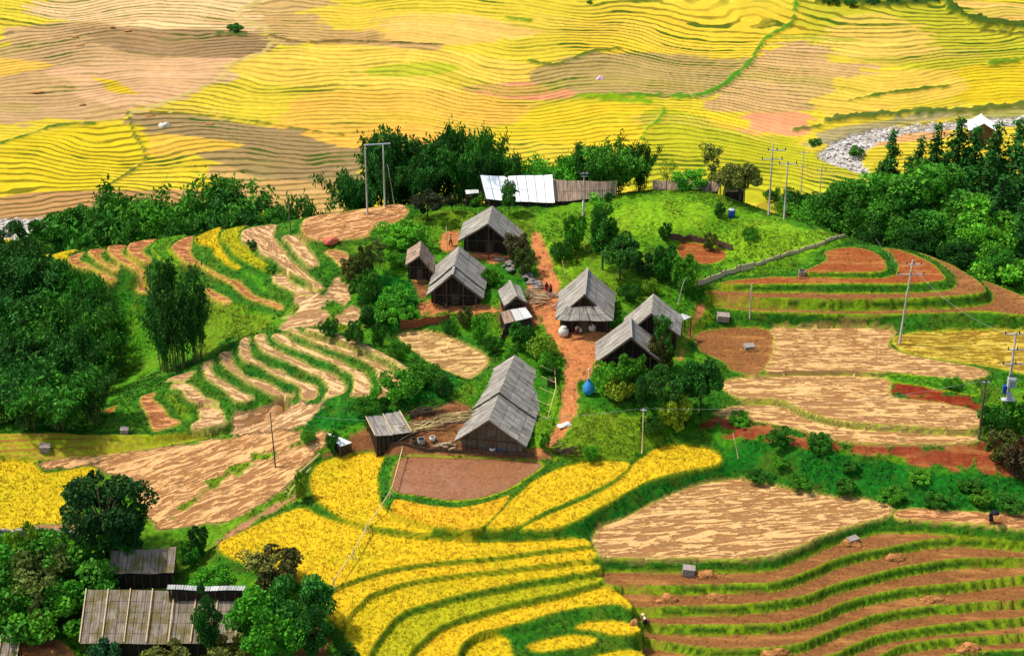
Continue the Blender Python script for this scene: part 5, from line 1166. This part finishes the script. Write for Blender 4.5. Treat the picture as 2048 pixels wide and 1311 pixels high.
def lump(c, rx, ry, rz, mat, name, label, cat, seed=0, rough=.25, parent=None, group=None, n=3):
    bm = bmesh.new(); bmesh.ops.create_icosphere(bm, subdivisions=n, radius=1); r = random.Random(seed); ph = [r.uniform(0, 9) for _ in range(6)]
    for v in bm.verts:
        k = 1 + rough * (math.sin(v.co.x * 3.1 + ph[0]) * math.sin(v.co.y * 2.7 + ph[1]) + .6 * math.sin(v.co.z * 5 + ph[2]) * math.sin(v.co.x * 6 + ph[3]) + .35 * r.uniform(-1, 1))
        v.co = Vector((v.co.x * rx * k, v.co.y * ry * k, max(v.co.z, -.3) * rz * k))
    me = bpy.data.meshes.new(name); bm.to_mesh(me); bm.free(); me.materials.append(mat); me.polygons.foreach_set('use_smooth', [True] * len(me.polygons))
    o = link(name, me, parent, label=label, cat=cat, group=group, loc=c); return o
import bmesh
for i, (u, v, w, lb) in enumerate([(1335,1200,20,'rounded straw heap on the second soil terrace, beside a thin scatter of straw'),(1410,1152,22,'flat straw heap next to the wooden threshing box'),(1790,1117,20,'straw heap with a long tail on the second soil terrace'),(1862,1200,16,'small straw heap with a dark hollow on the fourth soil terrace'),(1430,1197,18,'thin straw heap farther along from the rounded one'),(1545,1309,22,'straw heap cut by the bottom edge of the picture'),(1935,1297,24,'wide straw heap near the bottom corner'),(1605,555,10,'straw heap with a dark side on the round hill'),(1500,700,20,'low straw spread under the dark box on the soil field'),(1990,1043,14,'straw heap beside the person with the umbrella'),(1700,1088,20,'loose straw under the tilted grey threshing box')]):
    p = hit(u, v); rr = w / 17; o = lump(p, rr, rr * .6, rr * (.38 if i != 8 else .12), M_straw, 'straw_heap', lb, 'straw heap', i, .4)
    m = 700; q = unit(m) * [rr, rr * .62, rr * .4]; q[:, 2] = np.abs(q[:, 2]); fl_ = rng.random(m) < .3; q[fl_] = q[fl_] * [1.6, 1.7, .1] + [0, 0, .05]
    V, Fc, Cc = leafquads(q, unit(m) + [0, 0, -.3], rng.uniform(.2, .5, m), np.full(m, .05), np.array([lin(226,160,92,.85)]) * rng.uniform(.6, 1.2, (m, 1)))
    link('loose_straw', mesh_np('loose_straw', V, Fc, [M_blade], False, cols={'col': Cc}), o)
def tbox(u, v, label, ang, w=1.3, d=.9, h=.75, mat=M_stone, tip=0):
    p = hit(u, v); e = root('threshing_box', label, 'box', None)
    q = []
    for sx, sy, cx, cy in ((w, .06, 0, -d/2), (w, .06, 0, d/2), (.06, d - .13, -w/2, 0), (.06, d - .13, w/2, 0)): q.append(box((cx, cy, h/2), sx, sy, h))
    a = quads('side_boards', q, M_wood2, e); b = quads('bottom_board', [box((0, 0, .05), w - .14, d - .14, .05)], M_wood, e)
    if tip: c = quads('cover', [box((0, 0, h + .05), w * 1.08, d * 1.1, .07)], M_roof_s, e)
    e.location = p; e.rotation_euler = (R(8), R(5), R(ang)); e.scale = (.85,) * 3
M_wood2 = simple('grey_boards', lin(120,108,96,.8), lin(186,176,164,.9), 4); M_roof_s = simple('grey_cover', lin(132,118,108,.85), lin(184,168,156,.92), 3)
tbox(1376,1148,'upright wooden threshing box with straw on top, under the first terrace bank',-4, 1.5, 1.0, 1.1, tip=1)
tbox(1704,1084,'tilted grey threshing box on the first soil terrace',35, 1.6, .9, .6, tip=1)
tbox(1497,698,'small dark box with a pale lid on the brown soil field',20, 1.6, 1.1, .7, tip=1)
tbox(90,903,'pinkish wooden box on the thin olive steps',10, 1.4, 1.1, .9, tip=1)
tbox(249,866,'small pale box at the foot of the overgrown terrace tip',5, 1.1, .9, .8, tip=1)
tbox(1603,552,'dark little box beside the straw on the round hill',0, 1.0, .8, .7)
tbox(1445,640,'low dark hut-like box on the bank at the soil field corner',0, 1.8, 1.2, 1.0, tip=1)
p = hit(660,484); lump(p, .95, .7, .75, M_redst, 'soil_heap', 'pinkish red heap of earth on the bank of the crest field', 'earth heap', 3)
p = hit(328,252); lump(p, 1.3, 1.0, .9, M_jar, 'white_tarp', 'white tarp heap alone on the far olive field', 'tarp', 5)
p = hit(1199,160); lump(p, 1.3, 1.0, .9, simple('pink_blue_tarp', lin(190,170,220,.9), lin(240,190,200,.9), 1.2), 'tarp_tent', 'tiny pink and blue tarp tent on the far terraces', 'tent', 6)
for i, (u, v) in enumerate([(225,55),(150,75),(160,92),(255,62),(385,68),(75,185),(165,210),(420,248),(470,283),(585,285),(600,335),(670,310),(500,255),(1140,162),(1480,218),(1550,250),(1560,185),(1630,198),(165,250),(300,232)]):
    p = hit(u, v); lump(p, .95 + .3 * (i % 3), .5, .3, M_straw, 'far_straw_heap', 'tiny straw heap dotted on the far harvested terraces', 'straw heap', i, group='far straw heaps', n=2)

# jars, tubs and things round the courtyard
def lathe(name, prof, mat, parent=None, k=20, **kw):
    V = []; Fc = []
    for r, z in prof:
        for j in range(k): a = j * math.tau / k; V.append((r * math.cos(a), r * math.sin(a), z))
    for i in range(len(prof) - 1):
        for j in range(k): Fc.append((i*k+j, i*k+(j+1)%k, (i+1)*k+(j+1)%k, (i+1)*k+j))
    me = bpy.data.meshes.new(name); me.from_pydata(V, [], Fc); me.materials.append(mat); me.polygons.foreach_set('use_smooth', [True] * len(me.polygons))
    return link(name, me, parent, **kw)
def jar(u, v, s, label):
    p = hit(u, v); e = root('water_jar', label, 'jar', None)
    lathe('body', [(.02,0),(.42,.0),(.62,.3),(.68,.62),(.6,.95),(.4,1.15),(.34,1.2),(.36,1.26)], M_jar, e); lathe('lid', [(.4,1.26),(.36,1.33),(.1,1.4),(.01,1.42)], M_jar, e)
    e.location = p; e.scale = (s, s, s)
jar(1127,672,1.05,'large white water jar at the corner of the hipped house')
jar(1184,662,.78,'white covered jar under the middle of the hipped house eave')
jar(1160,664,.6,'small pale jar between the two white jars')
p = hit(1463,434); e = root('blue_barrel', 'bright blue barrel with a dark side beside the dark shrub on the meadow', 'barrel', None)
lathe('drum', [(.01,0),(.8,0),(.82,.5),(.8,1.0),(.82,1.5),(.78,1.7)], M_blued, e); lathe('lid', [(.8,1.7),(.82,1.76),(.01,1.8)], M_metal, e); e.location = p; e.scale = (.62, .62, .62)
p = hit(1177,790); e = root('wrapped_bundle', 'bright blue plastic bundle tied round a pole beside the orange path', 'bundle', None)
tubes('pole', [([(0,0,-.3),(0,0,1.6),(0,0,3.6)], .06, .05)], M_bamb, e); lathe('plastic_wrap', [(.1,.15),(.62,.3),(.78,.8),(.66,1.35),(.35,1.8),(.12,2.15),(.2,2.3)], M_blue, e, k=11); lathe('white_cap', [(.01,3.3),(.16,3.4),(.14,3.7),(.01,3.75)], M_jar, e, k=8); e.location = p
p = hit(1128,852); quads('cloth_sheet', [box((0,0,.05),1.7,.9,.1, .5), box((.2,.1,.16),1.1,.6,.12, .8)], M_jar, None, label='white cloth spread on the lower orange path', cat='cloth', loc=p)
for i, (u, v, s, m, lb) in enumerate([(843,890,.55,'M_stone','grey stone pot in front of the small grey shed'),(828,888,.45,'M_wood','brown tub beside the grey stone pot'),(865,884,.4,'M_jar','white basin on the rubbish heap before the big long house'),(985,903,.4,'M_jar','white bucket by the wall of the big long house'),(1000,904,.34,'M_blued','dark bucket next to the white bucket')]):
    p = hit(u, v); e = root('pot', lb, 'pot', None); lathe('body', [(.01,0),(.7,0),(.95,.6),(1.0,1.1),(.8,1.3)], globals()[m], e, k=14); lathe('rim', [(.8,1.3),(.9,1.34),(.86,1.42),(.7,1.38)], globals()[m], e, k=14); e.location = p; e.scale = (s, s, s)
def pile(pts, n, ln, mat, label, name, cat, seed, r=.06, hh=.5, ang=0, sp=1.0):
    L = line3(pts); rr = random.Random(seed); T = []
    for i in range(n):
        f = rr.random() * (len(L) - 1); k = min(int(f), len(L) - 2); c = L[k].lerp(L[k + 1], f - k) + Vector((rr.gauss(0, .35 * sp), rr.gauss(0, .35 * sp), rr.uniform(.05, hh)))
        a = R(ang) + rr.gauss(0, .25); d = Vector((math.cos(a), math.sin(a), rr.gauss(0, .12))) * ln * rr.uniform(.5, 1) / 2; T.append(([tuple(c - d), tuple(c), tuple(c + d)], r, r * .8))
    return tubes(name, T, mat, k=5, label=label, cat=cat)
pile([(830,860),(900,845),(925,830)], 46, 5.5, M_bamb, 'heap of long bamboo poles between the small shed and the big long house', 'bamboo_pile', 'pole pile', 1, ang=12)
pile([(830,832),(870,826)], 26, 3.2, M_wood, 'dark firewood stack behind the bamboo poles', 'firewood_stack', 'wood pile', 2, .08, .8, ang=20)
pile([(1060,590),(1080,600),(1075,615)], 30, 3.0, M_wpale, 'stacked timber beside the path at the stone heap', 'timber_stack', 'timber', 3, .09, .9, ang=0)
pile([(1105,590),(1130,600),(1120,620)], 26, 2.6, simple('pale_planks', lin(236,200,170,.9), lin(246,220,196,.9), 3), 'pale planks scattered by the side of the hipped house', 'plank_pile', 'planks', 4, .08, .4, ang=5)
pile([(1115,905),(1150,912)], 40, 1.6, M_wood, 'brushwood pile at the end of the low woven fence', 'brushwood_pile', 'wood pile', 5, .05, .9, ang=15)
pile([(1025,400),(1060,410)], 30, 4.5, M_wood, 'brown timber pile slanting in front of the white building', 'timber_pile', 'wood pile', 6, .12, .9, ang=48)
pile([(880,608),(930,612)], 36, 1.8, M_wood, 'jumbled sticks under the front of the house with the pale ridge', 'stick_heap', 'wood pile', 7, .05, 1.0, ang=80)
pile([(875,895),(905,892)], 20, 1.2, M_wpale, 'pale rubbish heap of offcuts before the big long house', 'offcut_heap', 'wood pile', 8, .1, .4, ang=0)
# grey stones in a row above the small hut
rs = random.Random(5); L = line3([(1003,520),(1030,540),(1055,560),(1078,577)])
for i in range(26):
    f = rs.random() * 3; k = min(int(f), 2); c = L[k].lerp(L[k + 1], f - k) + Vector((rs.gauss(0, .4), rs.gauss(0, .3), rs.uniform(.1, .5))); s = rs.uniform(.25, .6)
    lump(c, s, s * .8, s * .6, M_stone, 'boulder', 'grey stone in the row of rubble between the upper houses and the path', 'stone', i, .3, group='rubble row above the small hut', n=2)
# river stones, far and uncountable
def stones(name, poly, n, smin, smax, seed):
    r = np.random.default_rng(seed); P_ = np.array(poly, float); lo, hi = P_.min(0), P_.max(0); C = []
    while len(C) < n:
        q = r.uniform(lo, hi, (400, 2)); sd = sdist(P_, q[:, 0], q[:, 1]); C += [tuple(x) for x in q[sd > 0]]
    C = C[:n]; base = bmesh.new(); bmesh.ops.create_icosphere(base, subdivisions=1, radius=1); bv = np.array([v.co[:] for v in base.verts]); bf = np.array([[v.index for v in f.verts] for f in base.faces]); base.free()
    V = []; Fc = []; 
    for i, (u, v) in enumerate(C):
        p = hit(u, v, 360); s = r.uniform(smin, smax) * r.uniform(.5, 1) ** 1; V.append(bv * (1 + r.uniform(-.25, .25, (len(bv), 1))) * [s, s * r.uniform(.6, 1), s * r.uniform(.4, .7)] + [p.x, p.y, p.z]); Fc.append(bf + i * len(bv))
    me = mesh_np(name, np.concatenate(V), np.concatenate(Fc), [simple(name + '_stone', lin(186,178,168,.88), lin(236,230,222,.92), .5, coord='Object')]); link(name, me, kind='stuff')
stones('river_stones', [(1642,300),(1700,270),(1800,252),(1900,243),(2060,231),(2060,245),(1900,255),(1800,268),(1745,290),(1722,318),(1735,343),(1690,335),(1648,316)], 300, .15, .75, 3)
stones('valley_stones', [(-10,440),(60,436),(160,440),(230,462),(240,500),(160,505),(60,480),(-10,470)], 420, .2, .8, 4)

# the drained pond: a skin of wet mud with puddles
def _mud():
    t = NT('wet_mud'); pos = t.n('ShaderNodeNewGeometry').outputs['Position']; a = t.noise(pos, .35, 4, .65); b = t.noise(pos, 3.2, 4, .75); wet = t.mr(a, .45, .6)
    c = t.mix(t.mr(b, .3, .7), lin(124,70,34,.65), lin(190,126,76,.72)); c = t.mix(t.math('MULTIPLY', wet, .45), c, lin(186,132,92,.75))
    t.bsdf(c, .5, t.math('MULTIPLY', b, t.mr(a, .42, .6, 1.0, .12)), .8, .1, .5)
    p_ = [n for n in t.t.nodes if n.bl_idname == 'ShaderNodeBsdfPrincipled'][0]; t.set(p_, 'Roughness', t.mr(a, .44, .6, .8, .16)); return t.m
_pp = [(797,916),(870,913),(960,916),(1083,926),(1058,955),(1010,983),(950,1000),(890,1001),(832,992),(787,984),(780,960)]
_w = smooth(at(np.array([q[0] for q in _pp]), np.array([q[1] for q in _pp]), -3.75 * S)[:, :2]); _c = _w.mean(0); _w = _c + (_w - _c) * .985
me = bpy.data.meshes.new('pond_mud'); me.from_pydata([(x, y, -3.75 * S + .03) for x, y in _w], [], [tuple(range(len(_w)))]); me.materials.append(_mud()); link('mud_pond', me, kind='structure')

# people
def person(u, v, label, pose, face, mats, h=1.6, hat=None, skirt=True):
    p = hit(u, v); e = root('person', label, 'person', None); s = h / 1.65
    lean = R(pose.get('lean', 0)); cl, sl = math.cos(lean), math.sin(lean)
    def up(x, y, z):                                    # bend everything above the hips forward
        zz = z - .88; return (x, y * cl - zz * sl if z > .88 else y, .88 + (zz * cl + y * sl) if z > .88 else z)
    J = {}; E = []; Rr = {}
    def j(n, co, r, par=None): J[n] = co; Rr[n] = r; 
    order = []
    def add(n, co, r, par=None):
        order.append(n); J[n] = co; Rr[n] = r
        if par: E.append((par, n))
    st = pose.get('stride', .12)
    add('pelvis', (0, 0, .9), .15); add('waist', up(0, 0, 1.05), .125, 'pelvis'); add('chest', up(0, 0, 1.27), .15, 'waist'); add('neck', up(0, 0, 1.43), .055, 'chest'); add('head', up(0, -.02, 1.52), .095, 'neck'); add('crown', up(0, -.01, 1.61), .085, 'head')
    for q, sg in (('l', -1), ('r', 1)):
        add('hip' + q, (sg * .09, 0, .84), .095, 'pelvis'); add('knee' + q, (sg * .1, -sg * st * .5 - .03, .46), .062, 'hip' + q); add('ank' + q, (sg * .1, -sg * st, .08), .042, 'knee' + q); add('toe' + q, (sg * .1, -sg * st - .17, .035), .035, 'ank' + q)
        add('sh' + q, up(sg * .18, 0, 1.36), .06, 'chest')
        ar = pose.get('arm' + q, (.05, -.05, -.55)); el = Vector(J['sh' + q]) + Vector((sg * (.06 + ar[0] * .3), ar[1] * .4, ar[2] * .5)); wr = Vector(J['sh' + q]) + Vector((sg * ar[0], ar[1], ar[2]))
        add('el' + q, tuple(el), .042, 'sh' + q); add('wr' + q, tuple(wr), .028, 'el' + q); d = (wr - el).normalized(); sd = d.cross(Vector((0, 1, 0.2))).normalized(); pm = wr + d * .06; add('pa' + q, tuple(pm), .026, 'wr' + q)
        for k in range(4): add('f%d' % k + q, tuple(pm + d * (.075 + .012 * (1.5 - abs(k - 1.5))) + sd * (k - 1.5) * .022 + Vector((0, -.015, 0))), .0085, 'pa' + q)
        add('th' + q, tuple(wr + d * .05 + sd * .055 + Vector((0, -.02, 0))), .009, 'wr' + q)
    me = bpy.data.meshes.new('body'); ix = {n: i for i, n in enumerate(order)}; me.from_pydata([J[n] for n in order], [(ix[a], ix[b]) for a, b in E], []); me.materials.append(M_skin)
    b = link('body', me, e); b.modifiers.new('skin', 'SKIN')
    for n in order: me.skin_vertices[0].data[ix[n]].radius = (Rr[n], Rr[n] * (.75 if n in ('chest', 'waist', 'pelvis') else 1))
    me.skin_vertices[0].data[0].use_root = True
    b.modifiers.new('sub', 'SUBSURF').levels = 1; b.modifiers['sub'].render_levels = 1
    hd = Vector(J['head'])
    tubes('nose', [([tuple(hd + Vector((0, -.1, .0))), tuple(hd + Vector((0, -.118, -.012))), tuple(hd + Vector((0, -.11, -.03)))], .012, .014)], M_skin, e, k=6)
    for sg in (-1, 1):
        tubes('eye', [([tuple(hd + Vector((sg * .034, -.086, .02))), tuple(hd + Vector((sg * .034, -.094, .02))), tuple(hd + Vector((sg * .034, -.099, .02)))], .012, .008)], M_hair, e, k=6)
        tubes('ear', [([tuple(hd + Vector((sg * .09, 0, .02))), tuple(hd + Vector((sg * .105, .005, 0))), tuple(hd + Vector((sg * .095, 0, -.03)))], .016, .012)], M_skin, e, k=5)
    tubes('mouth', [([tuple(hd + Vector((-.025, -.09, -.045))), tuple(hd + Vector((0, -.099, -.047))), tuple(hd + Vector((.025, -.09, -.045)))], .006, .006)], M_cr, e, k=5)
    hc = lump(tuple(hd + Vector((0, .015, .035))), .108, .112, .105, M_hair, 'hair', None, None, 3, .03, e, n=2)
    # jacket: sleeves, body and skirt or trousers follow the skeleton just outside it
    jk = [([J['pelvis'], J['waist'], J['chest'], up(0, 0, 1.41)], .18, .12)]
    for q in 'lr': jk += [([J['sh' + q], J['el' + q], tuple(Vector(J['el' + q]).lerp(Vector(J['wr' + q]), .8))], .075, .045)]
    tubes('jacket', jk, mats[0], e, k=10)
    if skirt: lathe('skirt', [(.17,.98),(.2,.85),(.25,.62),(.29,.42),(.27,.41)], mats[1], e, k=16)
    else: tubes('trousers', [([J['hip' + q], J['knee' + q], J['ank' + q]], .115, .07) for q in 'lr'], mats[1], e, k=8)
    if hat == 'hat':
        lathe('hat', [(.01,.16),(.12,.1),(.3,-.02),(.29,-.04),(.1,.06)], M_bamb, e, k=16).location = hd + Vector((0, 0, .05))
    e.location = p; e.rotation_euler = (0, 0, R(face)); e.scale = (s, s, s)
    return e, p, s, {n: Vector(c) for n, c in J.items()}
e, p, s_, J = person(1981,1046,'person in dark clothes standing under a dark umbrella at the terrace edge', {'armr': (.02,-.28,-.12)}, 10, (M_cd, M_cd), 1.65)
u_ = root('umbrella', 'dark open umbrella held by the standing person', 'umbrella', None); h0 = J['par'] + Vector((0, -.03, 0))
tubes('handle', [([tuple(h0 - Vector((0, 0, .12))), tuple(h0 + Vector((0, 0, .3))), tuple(h0 + Vector((0, 0, .62)))], .012, .01)], M_wood, u_, k=6)
lathe('canopy', [(.01,.78),(.2,.74),(.42,.62),(.58,.44),(.56,.43),(.4,.58),(.01,.7)], M_cd, u_, k=8).location = (h0.x, h0.y, h0.z - .1)
u_.location = e.location; u_.rotation_euler = e.rotation_euler; u_.scale = e.scale
person(1290,1252,'person in cream clothes bending down at the corner of the ripe rice', {'lean': 58, 'armr': (.05,-.12,-.5), 'arml': (.05,-.12,-.5)}, 200, (M_cw, M_cd), 1.6, 'hat')
lump(hit(1268,1248), .45, .4, .6, M_straw, 'rice_sheaf', 'pale rice sheaf standing beside the bending person', 'sheaf', 9)
person(1093,586,'person in dark clothes walking on the orange path above the courtyard', {'stride': .25}, 20, (M_cd, M_cr), 1.55)
person(1101,588,'person in red beside the walker on the orange path', {'stride': .2}, -15, (M_cr, M_cd), 1.45)
person(901,490,'person in dark trousers crossing the yard of the topmost house', {'stride': .2}, 70, (M_cw, M_cd), 1.6, None, False)
person(1152,668,'person in a pale jacket stooping between the jars', {'lean': 30, 'armr': (.05,-.25,-.4), 'arml': (.05,-.25,-.4)}, 30, (M_cw, M_cr), 1.5)
person(1040,556,'person in grey resting by the rubble row', {'lean': 20}, -30, (M_cw, M_cd), 1.5) if False else None
# wooden frame beside the corner roof
p = hit(80,1295); e = root('wooden_frame', 'rickety reddish timber frame between the corner roof and the garden', 'frame', None); q = []
for x in (-1.6, -.5, .6, 1.7): q.append(beam((x, 0, -.3), (x + .1, 0, 1.8), .1))
quads('upright', q, M_wood, e); quads('rail', [beam((-1.8, 0, 1.7), (1.9, 0, 1.6), .09), beam((-1.8, 0, .9), (1.9, .05, .8), .08)], M_wood, e)
quads('panel', [box((.1, .08, .9), 3.2, .05, 1.5)], simple('red_boards', lin(90,44,34,.7), lin(130,72,54,.7), 4), e); e.location = p; e.rotation_euler = (0, 0, R(-8))
# ---------------------------------------------------------------- camera, sun, sky
cam = bpy.data.cameras.new('camera'); cam.sensor_width = 36; cam.lens = F / 2048 * 36; cam.clip_start = 1; cam.clip_end = 5000
co = bpy.data.objects.new('camera', cam); COL.objects.link(co); co.location = (0, 0, ZC); co.rotation_euler = (R(90) - PIT, 0, 0)
SC.camera = co
AZ, EL = R(-78), R(58)       # sun beyond the scene to the upper left
sd_ = Vector((math.sin(AZ) * math.cos(EL), math.cos(AZ) * math.cos(EL), math.sin(EL)))
sl_ = bpy.data.lights.new('sun', 'SUN'); sl_.energy = 3.35; sl_.angle = R(3.5); sl_.color = (1, .95, .86)
so = bpy.data.objects.new('sun', sl_); COL.objects.link(so); so.rotation_euler = sd_.to_track_quat('Z', 'Y').to_euler(); so.location = sd_ * 600
w = bpy.data.worlds.new('World'); SC.world = w; w.use_nodes = True
nt = w.node_tree; bg = nt.nodes['Background']
sky = nt.nodes.new('ShaderNodeTexSky'); sky.sky_type = 'NISHITA'; sky.sun_disc = False; sky.sun_elevation = EL; sky.sun_rotation = AZ
sky.air_density = 1.2; sky.dust_density = 2.5
nt.links.new(sky.outputs[0], bg.inputs[0]); bg.inputs[1].default_value = .15
SC.view_settings.view_transform = 'Standard'; SC.view_settings.look = 'None'; SC.view_settings.gamma = 1; SC.view_settings.exposure = .27
SC.render.engine = 'CYCLES'; SC.cycles.use_denoising = True; SC.cycles.max_bounces = 5; SC.cycles.diffuse_bounces = 3; SC.cycles.transparent_max_bounces = 4
try: SC.cycles.denoiser = 'OPENIMAGEDENOISE'
except Exception: pass
